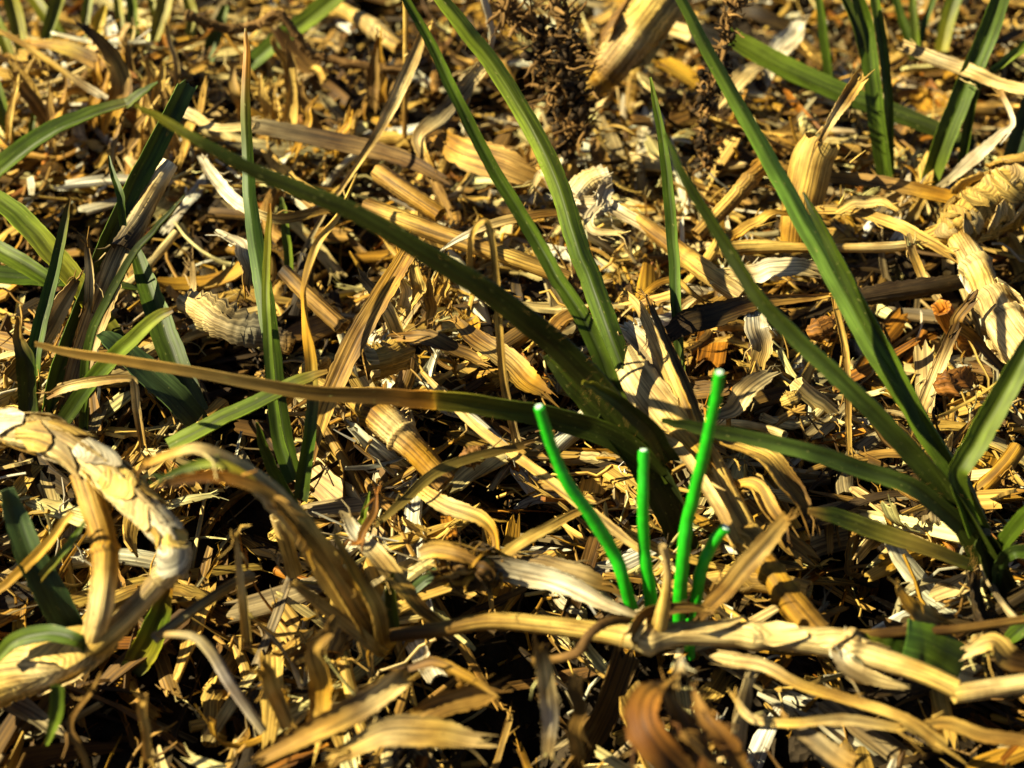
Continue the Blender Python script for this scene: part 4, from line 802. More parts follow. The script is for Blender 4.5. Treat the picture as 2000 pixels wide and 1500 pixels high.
L('dry_leaf', 'grey striped curl of leaf right of the tallest bright green stalk', [(1500, 735, 0.7, 20), (1475, 752, 0.75, 60), (1435, 790, 0.7, 58), (1405, 812, 0.6, 26)], [GREY, GREY, PALE, GREY], curl=1.2, roll=15)
L('dry_leaf', 'white striped folded leaf scrap tucked behind the dark slender blade', [(1475, 612, 0.9, 52), (1480, 640, 0.9, 60), (1485, 675, 0.7, 54), (1480, 715, 0.5, 34)], [WHITE, WHITE, PALE, STRAW], curl=0.6, roll=-15)
L('dry_leaf', 'dark weathered bark-like leaf chunk left of the white striped scrap', [(1305, 655, 0.9, 44), (1345, 630, 1.0, 74), (1400, 618, 1.0, 70), (1470, 598, 0.9, 46), (1560, 580, 0.8, 26), (1620, 572, 0.7, 14)], [(0.09, 0.06, 0.03), DARK, DARK, BROWN, TAN, STRAW], curl=1.8, roll=-10, m=11, wob=0.12)
stem('dry_stalk', 'dark rotten stem lying level behind the widest lit blade', 'dead stem', [(1640, 590, 0.5, 36), (1720, 575, 0.55, 40), (1810, 562, 0.5, 38), (1890, 550, 0.4, 26)], [DARK, (0.06, 0.04, 0.02), DARK], 'dead stems in the litter', ridges=0.1, rough=0.2)
L('straw', 'pale straw standing in front of the widest blade at the right', [(1858, 655, 1.2, 26), (1840, 700, 1.1, 36), (1815, 765, 0.8, 38), (1790, 830, 0.5, 26)], [BROWN, PALE, PALE, STRAW], base=(1780, 870, 0.2), curl=1.2, roll=-10, jit=0.03)
L('straw', 'brown kinked straw forking above the pale straw at the right', [(1895, 590, 1.6, 26), (1868, 630, 1.5, 32), (1900, 660, 1.6, 30), (1950, 715, 1.8, 24), (2020, 790, 2.0, 20)], [BROWN, TAN, BROWN, BROWN], base=(1780, 870, 0.2), curl=1.2, jit=0.02)
L('straw', 'thin jointed straw standing between the two long right-hand blades', [(1632, 600, 0.9, 16), (1650, 690, 0.7, 18), (1655, 780, 0.4, 18), (1660, 880, 0.1, 14)], [STRAW, STRAW, TAN, STRAW], base=(1662, 900, 0.2), curl=1.4, jit=0.03)
L('straw', 'frayed pale strip drooping to the right of the widest blade', [(1775, 475, 1.2, 20), (1795, 520, 1.1, 22), (1815, 560, 0.9, 22), (1850, 610, 0.6, 14)], [PALE, STRAW, PALE, TAN], base=(1850, 650, 0.2), curl=1.0, jit=0.04)
L('dry_leaf', 'tan flat leaf lying level between the yellow sheath and the scaly rhizome', [(1600, 345, 0.8, 20), (1650, 350, 0.8, 32), (1730, 360, 0.8, 34), (1820, 378, 0.7, 40), (1920, 400, 0.6, 30)], [STRAW, TAN, (0.45, 0.28, 0.09), GOLD, GOLD], curl=0.5, roll=-10)
L('dry_leaf', 'long golden strip bending down right of the yellow sheath', [(1610, 415, 0.8, 24), (1690, 415, 0.9, 30), (1760, 440, 0.9, 32), (1810, 470, 0.8, 32), (1850, 498, 0.7, 26)], [STRAW, STRAW, CREAM, CREAM, STRAW], curl=0.5, roll=-15)
L('dry_leaf', 'small ribbed cream husk right of the yellow sheath', [(1640, 408, 1.0, 24), (1670, 395, 1.05, 38), (1710, 390, 1.05, 34), (1740, 405, 1.0, 12)], [CREAM, PALE, CREAM], curl=1.8)
L('dry_leaf', 'golden curved leaf left of the yellow sheath base', [(1430, 462, 0.8, 30), (1460, 440, 0.9, 34), (1500, 425, 0.9, 28), (1540, 415, 0.8, 18)], [GOLD, STRAW, GOLD], curl=0.8, roll=-30)
stem('dry_stalk', 'cream straw stem lying level through the base of the yellow sheath', 'dead stem', [(1410, 488, 0.7, 40), (1480, 482, 0.7, 36), (1600, 484, 0.7, 22), (1740, 482, 0.7, 26), (1840, 470, 0.6, 16)], [CREAM, CREAM, STRAW, PALE, STRAW], 'dead stems in the litter')
stem('dry_stalk', 'ridged tan stem slanting up to the left of the yellow sheath', 'dead stem', [(1495, 320, 1.1, 34), (1460, 355, 1.0, 40), (1425, 395, 0.8, 38), (1360, 460, 0.5, 36)], [GOLD, TAN, STRAW, TAN], 'dead stems in the litter', nodes=(0.3, 0.5), ridges=0.1)
L('dry_leaf', 'pale stiff cut stalk crossing in front of the leaning upper right plant', [(1785, 105, 1.6, 40), (1830, 125, 1.6, 46), (1900, 150, 1.6, 46), (1960, 172, 1.5, 40), (2030, 185, 1.5, 38)], [PALE, GREY, PALE, PALE, PALE], curl=1.8, roll=-20)
L('straw', 'white straw folded sharply at the right edge', [(1955, 185, 1.5, 14), (1978, 238, 1.3, 14), (1950, 265, 1.1, 22), (1900, 310, 0.8, 34), (1848, 355, 0.5, 22)], [TAN, WHITE, WHITE, WHITE, GREY], curl=0.9, jit=0.02)
stem('dry_stalk', 'long tan stem lying left of centre beneath the dark arching blade', 'dead stem', [(715, 405, 0.8, 44), (790, 432, 0.8, 44), (880, 465, 0.75, 42), (990, 500, 0.7, 40), (1110, 545, 0.5, 34)], [TAN, STRAW, TAN, STRAW, TAN], 'dead stems in the litter', ridges=0.08)
stem('dry_stalk', 'short tan stem with a broken hollow end above the long tan stem', 'dead stem', [(738, 335, 1.0, 44), (790, 372, 0.95, 44), (860, 420, 0.8, 40)], [TAN, TAN, GOLD], 'dead stems in the litter', ridges=0.08)
stem('dry_stalk', 'pale stem lying diagonally behind the thin upright blade', 'dead stem', [(1240, 425, 0.7, 30), (1300, 470, 0.7, 42), (1370, 525, 0.7, 48), (1450, 580, 0.6, 44)], [STRAW, TAN, STRAW, PALE], 'dead stems in the litter', nodes=(0.55,))
L('dry_leaf', 'broad cream flake lit by the sun beside the dark slender blade', [(1440, 540, 0.75, 50), (1500, 530, 0.8, 56), (1570, 528, 0.75, 46)], [PALE, WHITE, PALE], curl=0.7, roll=-10)
L('dry_leaf', 'thin honey-coloured translucent leaf sheet behind the central blades', [(870, 280, 0.7, 50), (925, 305, 0.75, 84), (990, 325, 0.75, 80), (1050, 350, 0.6, 40)], [GOLD, (0.66, 0.42, 0.10), (0.66, 0.42, 0.12), TAN], curl=0.9, roll=20, m=9, wob=0.06)
L('dry_leaf', 'dark flattened bracts lying under the dark arching blade', [(780, 665, 0.8, 30), (830, 668, 0.85, 56), (890, 690, 0.8, 50), (945, 710, 0.7, 20)], [TAN, (0.3, 0.19, 0.06), BROWN, TAN], curl=1.8, roll=-20, wob=0.14)
L('dry_leaf', 'tan torn leaf cupped over the low brown-tipped blade', [(890, 625, 0.9, 20), (930, 660, 0.95, 52), (985, 700, 0.95, 70), (1030, 745, 0.9, 66), (1065, 770, 0.8, 30)], [TAN, TAN, (0.5, 0.35, 0.11), GOLD, TAN], curl=1.3, roll=-10, wob=0.1, m=9)
L('dry_leaf', 'stiff pale strip standing left of the dark bracts', [(705, 545, 1.0, 22), (740, 590, 0.9, 36), (770, 650, 0.7, 38), (780, 720, 0.5, 30)], [GREY, PALE, CREAM, PALE], base=(780, 740, 0.3), curl=1.2, roll=-15)
for i, (x, y, w, l, a) in enumerate(((790, 585, 34, 80, 70), (820, 560, 40, 95, 60), (845, 590, 30, 85, 80), (770, 620, 26, 70, 55), (870, 565, 30, 70, 100))):
    q = math.radians(a); L('dry_leaf', ('first', 'second', 'third', 'lowest', 'last')[i] + (' from the left' if i < 3 else '') + ' of the upright cream leaf stubs clustered left of centre', [(x - l / 2 * math.cos(q), y + l / 2 * math.sin(q), 0, w * 0.8), (x, y, 0.05, w), (x + l / 2 * math.cos(q) * -0.6, y - l / 2 * math.sin(q), 0.1, w * 0.7)], (PALE, CREAM, STRAW, PALE, STRAW)[i], base=(800, 640, 0.3), curl=1.5, roll=-12 * i)
stem('dry_stalk', 'mossy rough stem knot left of the slim upright plant', 'dead stem', [(360, 590, 0.6, 46), (400, 610, 0.7, 70), (450, 640, 0.7, 80), (520, 660, 0.6, 60), (570, 680, 0.5, 40)], [PALE, PALE, GREY, (0.3, 0.28, 0.2), TAN], 'dead stems in the litter', ridges=0.12, rough=0.3)
stem('dry_stalk', 'spotted tan stem lying behind the twisted blade', 'dead stem', [(555, 530, 0.8, 36), (600, 575, 0.7, 40), (670, 640, 0.5, 40)], [DARK, TAN, TAN], 'dead stems in the litter')
stem('dry_stalk', 'short upright cut stem in the dark soil left of the split leaf', 'dead stem', [(542, 1008, 0.1, 36), (556, 1050, 0.1, 38), (576, 1120, 0, 40)], [PALE, STRAW, STRAW], 'dead stems in the litter', base=(576, 1130, 0))
stem('dry_stalk', 'thin grey stem slanting up from the loop of the knotted runner', 'dead stem', [(300, 1250, 0.5, 26), (380, 1190, 0.6, 26), (450, 1145, 0.6, 28), (490, 1125, 0.5, 30)], [GREY, (0.3, 0.26, 0.12), TAN, GREY], 'dead stems in the litter', ridges=0.06)
stem('dry_stalk', 'bent grey stem arching over the dark hollow at the lower left', 'dead stem', [(300, 1240, 0.5, 14), (370, 1242, 0.8, 22), (410, 1270, 0.8, 28), (450, 1335, 0.6, 28), (515, 1430, 0.3, 22)], [TAN, GREY, GREY, (0.42, 0.38, 0.34), GREY], 'dead stems in the litter', ridges=0.06)
L('straw', 'thin upright straw in the shade left of the split leaf', [(462, 1042, 0.2, 8), (468, 1110, 0.15, 18), (474, 1180, 0.1, 24), (482, 1250, 0, 26)], [STRAW, PALE, CREAM, STRAW], base=(482, 1270, 0.1), curl=1.2, jit=0.02)
L('straw', 'golden straight straw standing in the dark hollow at the bottom left', [(275, 1355, 0, 20), (278, 1410, 0, 24), (285, 1480, 0, 24)], [TAN, STRAW, STRAW], base=(285, 1490, 0), curl=1.4)
L('straw', 'thin kinked dark straw hanging at the bottom left', [(180, 1350, 0.2, 10), (138, 1410, 0.2, 14), (150, 1450, 0.1, 16), (175, 1510, 0, 16)], [TAN, BROWN, TAN], base=(180, 1510, 0), fold=0.4, jit=0.02)
L('dry_leaf', 'golden striped leaf propped upright left of the bottom centre', [(515, 1315, 0.1, 40), (530, 1350, 0.1, 44), (560, 1420, 0, 34)], [GOLD, STRAW, STRAW], base=(560, 1425, 0.2), curl=0.8)
L('dry_leaf', 'broad curled tan leaf standing under the split leaf', [(640, 1235, 0.2, 30), (615, 1280, 0.15, 40), (630, 1350, 0.1, 64), (610, 1420, 0, 54)], [TAN, STRAW, GOLD, STRAW], base=(620, 1430, 0.2), curl=1.4, roll=[-30, 0, 20, 0])
L('dry_leaf', 'thick striped sheath piece slanting up to the right at the bottom', [(560, 1460, 0.5, 56), (640, 1425, 0.6, 78), (710, 1385, 0.65, 84), (765, 1350, 0.65, 76), (795, 1325, 0.6, 50)], [TAN, STRAW, (0.36, 0.25, 0.1), PALE, STRAW], curl=2.2, roll=-10, m=13)
L('dry_leaf', 'dry husk of overlapping scales right of the striped sheath piece', [(800, 1400, 0.5, 30), (850, 1385, 0.6, 64), (920, 1362, 0.6, 66), (970, 1345, 0.5, 30)], [STRAW, TAN, TAN, BROWN], curl=2.0, m=11, wob=0.1)
L('dry_leaf', 'brown arching strip above the scaly husk at the bottom', [(780, 1305, 0.6, 14), (850, 1300, 0.7, 26), (910, 1320, 0.7, 24), (960, 1350, 0.6, 14)], [BROWN, TAN, GOLD, TAN], curl=1.0)
L('dry_leaf', 'wide pale crumpled sheet along the bottom edge left of centre', [(680, 1460, 0.5, 40), (760, 1430, 0.6, 70), (850, 1425, 0.6, 70), (935, 1440, 0.5, 30)], [STRAW, (0.5, 0.38, 0.16), STRAW, PALE], curl=0.9, wob=0.1, m=9)
L('straw', 'flat grey strap hanging straight down under the long yellow runner', [(1058, 1268, 0.1, 36), (1068, 1330, 0.1, 42), (1074, 1400, 0.05, 42), (1066, 1475, 0, 28)], [BROWN, PALE, (0.5, 0.42, 0.3), PALE], base=(1066, 1480, 0), curl=0.6, jit=0.03)
L('straw', 'shaded flat strap beside the grey strap under the runner', [(1130, 1330, 0, 34), (1128, 1400, 0, 36), (1124, 1480, 0, 34)], [DARK, BROWN, TAN], base=(1124, 1480, 0), curl=0.8)  # shade under the runner is put into the dark upper tint
stem('brown_twig', 'dark bent twig lying over the long yellow runner left of the side shoot', 'twig', [(1040, 1292, 0.55, 26), (1090, 1285, 0.6, 22), (1130, 1272, 0.8, 24), (1150, 1240, 1.0, 22), (1185, 1215, 1.0, 22), (1230, 1210, 0.9, 14)], [BROWN, (0.16, 0.09, 0.03), (0.14, 0.08, 0.03), BROWN], 'dead stems in the litter', mat='root', nodes=(0.45,), rough=0.2)
BL = thing('brown_cupped_leaf', 'blurred rusty brown cupped leaf at the bottom edge right of centre', 'dry leaf', on_height(1320, 1480, 0.6), G1)
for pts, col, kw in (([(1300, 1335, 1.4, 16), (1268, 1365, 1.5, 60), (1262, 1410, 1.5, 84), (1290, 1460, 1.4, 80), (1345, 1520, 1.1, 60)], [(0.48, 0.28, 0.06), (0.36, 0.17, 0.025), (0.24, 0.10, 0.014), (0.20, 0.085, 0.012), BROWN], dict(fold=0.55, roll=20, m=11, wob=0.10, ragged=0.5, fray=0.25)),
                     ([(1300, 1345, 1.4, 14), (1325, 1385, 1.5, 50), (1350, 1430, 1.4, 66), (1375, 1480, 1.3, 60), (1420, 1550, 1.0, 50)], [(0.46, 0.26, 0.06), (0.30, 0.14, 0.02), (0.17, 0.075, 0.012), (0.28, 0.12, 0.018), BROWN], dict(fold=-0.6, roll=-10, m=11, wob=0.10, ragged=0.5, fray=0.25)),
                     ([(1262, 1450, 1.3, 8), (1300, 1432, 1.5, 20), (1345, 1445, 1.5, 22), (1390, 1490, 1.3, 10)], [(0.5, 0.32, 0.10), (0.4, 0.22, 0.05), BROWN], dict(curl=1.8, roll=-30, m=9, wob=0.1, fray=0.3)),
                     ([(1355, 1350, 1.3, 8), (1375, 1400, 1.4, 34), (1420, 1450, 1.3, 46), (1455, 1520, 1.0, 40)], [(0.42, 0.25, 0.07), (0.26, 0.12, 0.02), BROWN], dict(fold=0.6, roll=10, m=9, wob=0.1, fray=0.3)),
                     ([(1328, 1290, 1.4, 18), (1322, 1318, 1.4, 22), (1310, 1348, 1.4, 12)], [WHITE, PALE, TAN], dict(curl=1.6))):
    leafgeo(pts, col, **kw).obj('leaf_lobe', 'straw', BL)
L('straw', 'pale straw running down to the lower right under the runner', [(1430, 1290, 0.6, 40), (1490, 1300, 0.65, 34), (1560, 1335, 0.65, 28), (1650, 1365, 0.6, 28), (1760, 1405, 0.55, 30), (1830, 1450, 0.4, 40)], [PALE, PALE, STRAW, STRAW, CREAM, STRAW], curl=1.2, jit=0.04)
L('straw', 'curved forked straw below the pale straw at the lower right', [(1430, 1360, 0.6, 10), (1465, 1405, 0.6, 22), (1540, 1415, 0.65, 22), (1650, 1408, 0.6, 26), (1760, 1425, 0.5, 22)], [STRAW, PALE, STRAW, PALE, STRAW], curl=1.0, jit=0.03)
L('straw', 'long dull straw reaching the right edge at the bottom', [(1780, 1420, 0.4, 26), (1860, 1420, 0.4, 34), (1940, 1438, 0.35, 36), (2030, 1460, 0.3, 32)], [TAN, STRAW, TAN, TAN], curl=1.2)
L('dry_leaf', 'dull wide leaf crossing below the forked straw', [(1530, 1400, 0.4, 14), (1590, 1450, 0.45, 50), (1660, 1500, 0.4, 70)], [TAN, GREY, TAN], curl=0.8)
L('dry_leaf', 'split golden leaf tip pointing up behind the stubby folded green leaf', [(1760, 1150, 0.0, 6), (1775, 1175, 0.0, 34), (1810, 1205, 0, 56), (1840, 1225, 0, 34)], [STRAW, GOLD, CREAM, GOLD], base=(1820, 1240, 0.3), curl=0.7, ragged=1.0)
L('dry_leaf', 'crumpled pale scrap right of the stubby folded green leaf', [(1895, 1270, 0.7, 30), (1935, 1255, 0.8, 60), (1980, 1280, 0.7, 60), (2020, 1310, 0.5, 40)], [PALE, CREAM, BROWN, TAN], curl=1.6, wob=0.2, m=9)
L('dry_leaf', 'curved pale leaf standing in the upper left leaf heap', [(168, 62, 0.4, 26), (195, 88, 0.4, 40), (225, 130, 0.3, 52), (240, 180, 0.1, 54), (225, 225, 0, 46)], [DARK, TAN, STRAW, TAN, GOLD], base=(220, 230, 0.6), curl=1.4, roll=[-30, -20, 0, 10])
L('straw', 'thin pale straw slanting down from the left edge into the leaf heap', [(-20, 55, 0.9, 14), (60, 95, 0.7, 16), (130, 140, 0.4, 16), (195, 185, 0.2, 22)], [STRAW, STRAW, STRAW, WHITE], base=(195, 190, 0.9), curl=1.2)
L('straw', 'thin straw standing upright left of the tall rusty-tipped blade at the back', [(328, 48, 0.3, 12), (338, 100, 0.2, 14), (352, 175, 0, 18)], [STRAW, PALE, STRAW], base=(352, 180, 0.4), curl=1.4)
stem('dry_stalk', 'blurred cream stem with a node at the top left of centre', 'dead stem', [(600, -20, 0.5, 30), (680, 25, 0.5, 34), (730, 55, 0.5, 44), (780, 95, 0.4, 34)], [STRAW, CREAM, PALE, STRAW], 'dead stems in the litter', nodes=(0.7,))
stem('dry_stalk', 'thin upright straw stem crossing the tall pale straw', 'dead stem', [(792, -20, 0.3, 12), (792, 120, 0.1, 12), (790, 270, 0, 12)], [STRAW, STRAW, TAN], 'dead stems in the litter', base=(790, 290, 0.2))
L('dry_leaf', 'olive yellow leaf lying blurred in the upper left corner', [(60, 80, 0.9, 14), (130, 92, 0.95, 36), (200, 125, 0.9, 40), (260, 150, 0.8, 20)], [GOLD, (0.4, 0.28, 0.03), (0.42, 0.22, 0.03), ORANGE], curl=0.5)
L('dry_leaf', 'rusty narrow leaf pointing up right in the upper left', [(410, 60, 0.9, 8), (350, 90, 0.9, 16), (290, 120, 0.8, 18)], [ORANGE, GOLD, ORANGE], curl=0.6)
for i, (x0, y0, x1, y1, w, c) in enumerate(((1330, 60, 1480, 110, 60, PALE), (1420, 20, 1540, 60, 40, DARK), (1560, 50, 1500, 150, 60, WHITE), (1480, 130, 1420, 190, 50, PALE))):
    L('dry_leaf', ('cream blurred flake right of the thick fibrous stem', 'dark shaded leaf at the top right of centre', 'bleached ragged flake in front of the drooping broad leaf', 'pale stalk flake under the drooping broad leaf')[i], [(x0, y0, 0.6, w * 0.6), ((x0 + x1) / 2, (y0 + y1) / 2 - 8, 0.7, w), (x1, y1, 0.5, w * 0.5)], c, curl=1.0, wob=0.12)  # the shaded leaf has its shade put into its dark colour
L('straw', 'golden thin leaf looping over the thin upright blade', [(1245, 585, 0.8, 8), (1280, 558, 0.9, 16), (1320, 548, 0.9, 16), (1350, 570, 0.8, 14), (1375, 590, 0.6, 8)], [GOLD, GOLD, STRAW, GOLD], curl=0.8, jit=0.02)
# heap of upright sheath flakes in the upper left
HR = np.random.default_rng(3)
for i in range(34):
    x = HR.uniform(20, 330); y = HR.uniform(120, 300); w = HR.uniform(22, 46); l = HR.uniform(60, 120); a = math.radians(HR.uniform(60, 120))
    if i >= 20: x = HR.uniform(330, 760); y = HR.uniform(130, 260)
    c = (STRAW, (0.5, 0.33, 0.09), GOLD, CREAM, (0.4, 0.25, 0.07))[i % 5]  # tones lightened to stand in for sunlight on the heap
    where = ('far left' if x < 120 else 'left' if x < 220 else 'right' if x < 330 else 'outer') + (' back' if y < 190 else ' middle' if y < 245 else ' front')
    L('sheath_flake', f'{("straw-yellow", "tan", "golden", "cream", "brown")[i % 5]} upright sheath flake at the {where} of the upper left heap',
      [(x - l / 2 * math.cos(a), y + l / 2 * math.sin(a), 0, w * 0.8), (x, y, 0.05, w), (x + l / 2 * math.cos(a), y - l / 2 * math.sin(a), HR.uniform(0, 0.3), w * 0.5)], c, base=(x, y + 50, 0.3), curl=HR.uniform(0.8, 2.2), roll=HR.uniform(-75, 10), n=12, m=7)

# ---------------------------------------------------------------- roots
def root(label, pts, w, seed, hairs, tangle=0, base=None, spread=26, name='dead_root'):
    r = np.random.default_rng(seed)
    t = thing(name, label, 'root', on_height(pts[-1][0], pts[-1][1], 0.2), 'bare brown roots')
    g, P, R, C = stemgeo([(*p, w * (1.2 if i == 0 else 1.0)) for i, p in enumerate(pts)], [(0.30, 0.18, 0.06), (0.20, 0.115, 0.04), (0.26, 0.15, 0.05)], base=base, n=90, k=8, rough=0.5, jit=0.16, hollow=False)
    g.obj('taproot', 'root', t)
    g = Geo(); s = px_size(P[len(P) // 2])
    for i in range(hairs):
        j = r.integers(2, len(P) - 2); q = P[j].copy(); d = unit(r.normal(0, 1, 3)); n = 7; Q = [q]
        l = r.uniform(0.4, 1.0) * spread * s
        for _ in range(n - 1):
            d = unit(d + r.normal(0, 0.42, 3)); Q.append(Q[-1] + d * l / n)
        tube(g, np.array(Q), np.linspace(0.032, 0.009, n) * r.uniform(0.4, 1.7), np.array((0.27, 0.16, 0.055)) * r.uniform(0.5, 1.5), k=4, rough=0.3, hollow=False, r=r)
    tag(g.obj('rootlets', 'root', t), None, None, None, 'stuff')
    if tangle:
        g = Geo()
        for i in range(tangle):
            q = P[r.integers(len(P) // 3, len(P))] + r.normal(0, 1, 3) * (14 * s, 14 * s, 14 * s)
            k = r.uniform(2, 11) * s; n = 5; a = np.linspace(0, math.pi, n)
            tube(g, q + np.stack([0 * a, 0 * a, -np.cos(a) * k], 1), np.maximum(np.sin(a) * k, 0.004), np.array((0.05, 0.034, 0.018)) * r.uniform(0.4, 1.5), k=6, rough=0.5, hollow=False, r=r)
        tag(g.obj('soil_crumbs', 'root', t), None, None, None, 'stuff')
root('knobbly brown root lying level across the top left', [(358, 20, 0.0), (400, 42, 0.05), (455, 58, 0.1), (500, 50, 0.1), (540, 30, 0.1), (580, 62, 0.1), (610, 100, 0.1), (680, 118, 0.1), (790, 135, 0.1)], 17, 1, 80, base=(560, 170, 0.4), spread=30)
root('tangled dark root mass with clinging soil left of the thick fibrous stem', [(985, -10, 0.6), (1000, 30, 0.5), (1045, 50, 0.4), (1050, 110, 0.3), (1075, 180, 0.2), (1105, 250, 0.1), (1108, 300, 0)], 19, 2, 150, 130, base=(1110, 320, 0.2), spread=110)
root('second tangled root hanging beside the swollen root node', [(1080, -10, 0.5), (1095, 40, 0.4), (1110, 90, 0.3), (1105, 160, 0.2), (1140, 210, 0.1), (1120, 270, 0)], 16, 4, 120, 130, base=(1110, 320, 0.2), spread=110)
root('upright bristly root standing behind the dark slender blade tip', [(1448, -20, 0.6), (1435, 30, 0.5), (1415, 80, 0.4), (1395, 150, 0.3), (1388, 220, 0.2), (1372, 280, 0.1), (1380, 340, 0)], 13, 5, 130, 80, base=(1380, 360, 0.2), spread=60)
# rotten orange lumps
for i, (x, y, s, lab) in enumerate(((1860, 745, 60, 'orange rotten lump beside the pale straw at the right'), (1605, 640, 50, 'orange fibrous node under the widest lit blade'), (925, 890, 40, 'small ringed brown bud in the dark hollow below the low blade'), (1545, 780, 30, 'small hollow cream knob right of the tallest bright green stalk'), (615, 720, 46, 'pale bent knuckle of stem behind the slim upright plant'))):
    c = ((0.42, 0.18, 0.03), (0.45, 0.21, 0.04), (0.3, 0.15, 0.04), CREAM, CREAM)[i]
    stem('stem_knot', lab, 'stem knot', [(x - s * 0.55, y + s * 0.25, 0.6, s * 0.5), (x - s * 0.25, y + s * 0.1, 0.65, s), (x + s * 0.2, y - s * 0.1, 0.65, s * 0.9), (x + s * 0.5, y - s * 0.3, 0.6, s * 0.5)], [c, np.array(c) * 0.8, c], 'knots of dead stem', rough=0.35, ridges=0.1, n=24, nodes=(0.35, 0.6))

# ---------------------------------------------------------------- loose pieces of straw, each one by itself
MARKS = [(1295, 1150, 'by the bright green cut stalks'), (1100, 1230, 'by the yellow runner left half'), (1600, 1250, 'by the yellow runner right half'), (250, 1050, 'by the knotted runner loop'), (90, 1320, 'by the knotted runner base'),
         (540, 1080, 'by the split tan leaf'), (560, 1300, 'in the dark hollow at lower left'), (750, 1420, 'at the bottom left of centre'), (1080, 1400, 'by the grey strap at the bottom'), (1350, 1430, 'by the cupped brown leaf'), (1750, 1400, 'at the lower right corner'),
         (930, 1000, 'left of the green stalks'), (760, 880, 'by the ringed orange stub'), (590, 850, 'below the slim plant'), (110, 700, 'among the left-hand mown blades'), (380, 750, 'by the dark bluish blades'), (450, 600, 'by the mossy stem knot'),
         (700, 620, 'by the wide tan leaf'), (900, 700, 'by the dark bracts'), (850, 480, 'by the hairpin straw'), (1130, 480, 'by the frayed cut stem'), (1290, 720, 'by the fan-shaped husk'), (1500, 640, 'by the white striped scrap'), (1550, 850, 'by the fuzzy crumpled husks'),
         (1700, 600, 'by the widest lit blade'), (1850, 760, 'by the orange rotten lump'), (1800, 1000, 'below the right-hand plant'), (1930, 560, 'by the jointed runner'), (1880, 420, 'by the scaly rhizome'), (1560, 400, 'by the yellow sheath'), (1400, 330, 'by the upright bristly root'),
         (1200, 250, 'below the swollen root node'), (1000, 250, 'by the honey-coloured leaf'), (1720, 280, 'by the upper right plant'), (1900, 200, 'by the pale cut stalk'), (1500, 120, 'by the drooping broad leaf'), (1800, 60, 'by the top right tuft'), (1250, 60, 'by the thick fibrous stem'),
         (900, 80, 'between the central blade tops'), (680, 120, 'by the knobbly level root'), (700, 250, 'by the long grey-brown leaf'), (480, 380, 'by the bleached curling leaf'), (300, 350, 'by the cut grey stem'), (200, 220, 'in the upper left leaf heap'), (60, 60, 'in the upper left corner'),
         (80, 420, 'by the broad pale left blade'), (400, 130, 'behind the upper left heap'), (1050, 860, 'under the low brown-tipped blade'), (1420, 1060, 'by the shaded olive leaf'), (1700, 1120, 'in the dark gap at the right')]
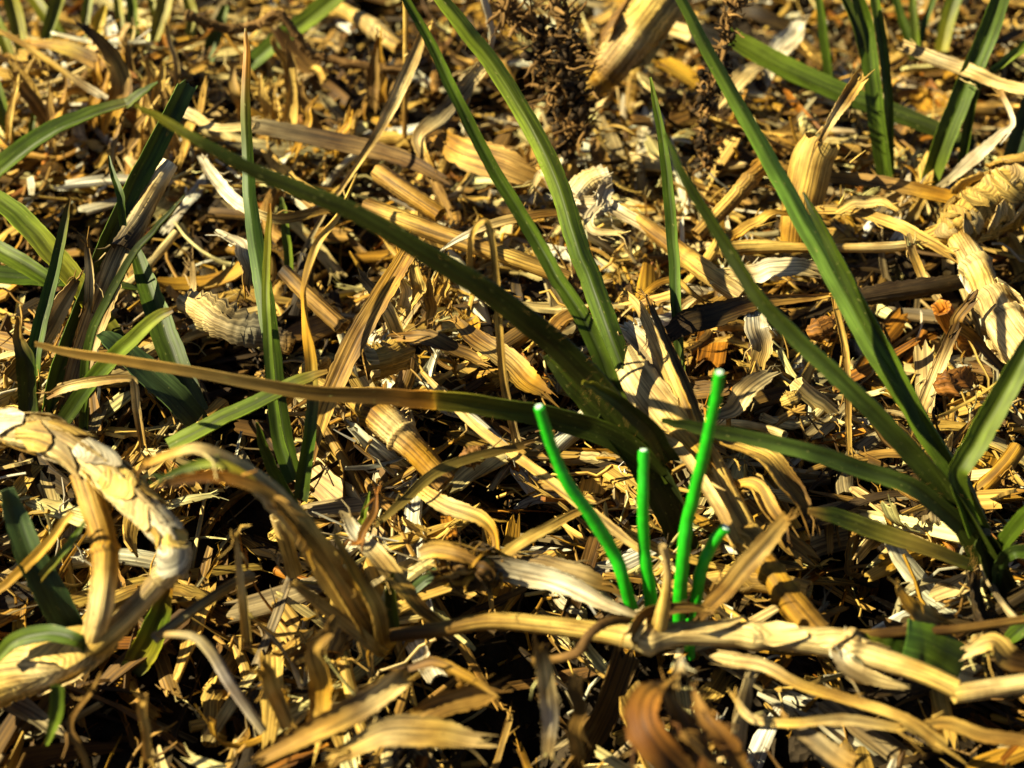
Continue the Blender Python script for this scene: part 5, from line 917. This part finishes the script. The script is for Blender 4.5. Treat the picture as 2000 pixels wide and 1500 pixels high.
def loose():
    r = np.random.default_rng(21); seen = {}; made = []
    kinds = (('straw_strip', 280, 'flat strip'), ('dry_stem_piece', 90, 'stem piece'), ('husk_flake', 130, 'cupped husk'), ('curled_shaving', 60, 'curled shaving'))
    for name, count, word in kinds:
        done = 0
        while done < count:
            px, py = r.uniform(10, 1990), r.uniform(0, 1500) ** 1.0
            p = on_height(px, py, 0.0); x, y = p[0], p[1]
            if r.random() < 0.97 * float(pit(x, y)) ** 0.6: continue
            z = float(soil(x, y)) + r.uniform(0.42, 0.72) ; c = np.array([x, y, z])
            col, cn = pickcol(r, (26, 25, 12, 12, 9, 5, 9, 7, 11), (x, y)); az = r.uniform(0, math.pi); tilt = r.normal(0, 0.22); up = r.random() < 0.12
            if up: tilt = r.uniform(0.5, 1.1)
            g = Geo()
            if name == 'straw_strip':
                l, w = r.uniform(0.6, 2.4), 0.06 + 0.22 * r.random() ** 1.6
                piece(g, r, c, l, w, az, tilt, r.normal(0, 0.5), r.normal(0, 0.7), r.normal(0, 1.0), r.normal(0, 1.0), col, n=14, m=6, th=0.014, tipcol=np.clip(col * r.uniform(0.7, 1.3), 0, 0.85))
            elif name == 'dry_stem_piece':
                l, w = r.uniform(0.7, 2.4), r.uniform(0.09, 0.26)
                twig(g, r, c, l, w / 2, az, tilt, r.normal(0, 0.4), col, n=16, k=12)
            elif name == 'husk_flake':
                l, w = r.uniform(0.35, 0.95), r.uniform(0.18, 0.42)
                piece(g, r, c, l, w, az, tilt + 0.15, r.normal(0, 0.5), r.normal(0, 0.8), r.normal(0, 0.6), r.uniform(1.0, 2.8), col, n=12, m=9, th=0.014, wob=0.06)
            else:
                l, w = r.uniform(0.7, 1.6), r.uniform(0.05, 0.16)
                piece(g, r, c + (0, 0, 0.1), l, w, az, tilt, r.normal(0, 0.4), r.choice((-1, 1)) * r.uniform(2.0, 4.5), r.normal(0, 1.5), r.normal(0, 0.8), col, n=18, m=5)
            o = g.obj(name, 'straw'); done += 1
            size = 'short' if l < 1.0 else 'long' if l > 2.0 else ''
            wide = 'broad' if w > 0.24 else 'narrow' if w < 0.14 else ''
            way = 'sticking up' if up else ('lying crosswise' if abs(math.cos(az)) > 0.85 else 'pointing away' if abs(math.cos(az)) < 0.45 else 'lying slantwise')
            mk = min(MARKS, key=lambda q: (q[0] - px) ** 2 + (q[1] - py) ** 2)[2]
            made.append((o, ' '.join(f'{size} {wide} {cn} {word} {way} {mk}'.split()).replace('sticking up', 'upright'), word, px, py))
    grp = {'flat strip': 'loose flat straw strips', 'stem piece': 'loose dry stem pieces', 'cupped husk': 'loose cupped husks', 'curled shaving': 'loose curled shavings'}
    for o, lab, word, px, py in made: tag(o, lab, 'straw piece', grp[word])
loose()

def single_out():
    """where two labels came out alike, say which of them it is by its place"""
    seen = {}
    for o in sc.objects:
        if o.parent is None and o.get('category') and o.get('label'): seen.setdefault(o['label'], []).append(o)
    for lab, os_ in seen.items():
        if len(os_) > 1:
            os_.sort(key=lambda o: project(np.array(o.location))[0]); n = len(os_)
            for i, o in enumerate(os_):
                o['label'] = lab + (', left one' if i == 0 else ', right one' if i == n - 1 else ', middle one' if n == 3 else ', %s from left' % ('second', 'third', 'fourth', 'fifth')[i - 1])
single_out()
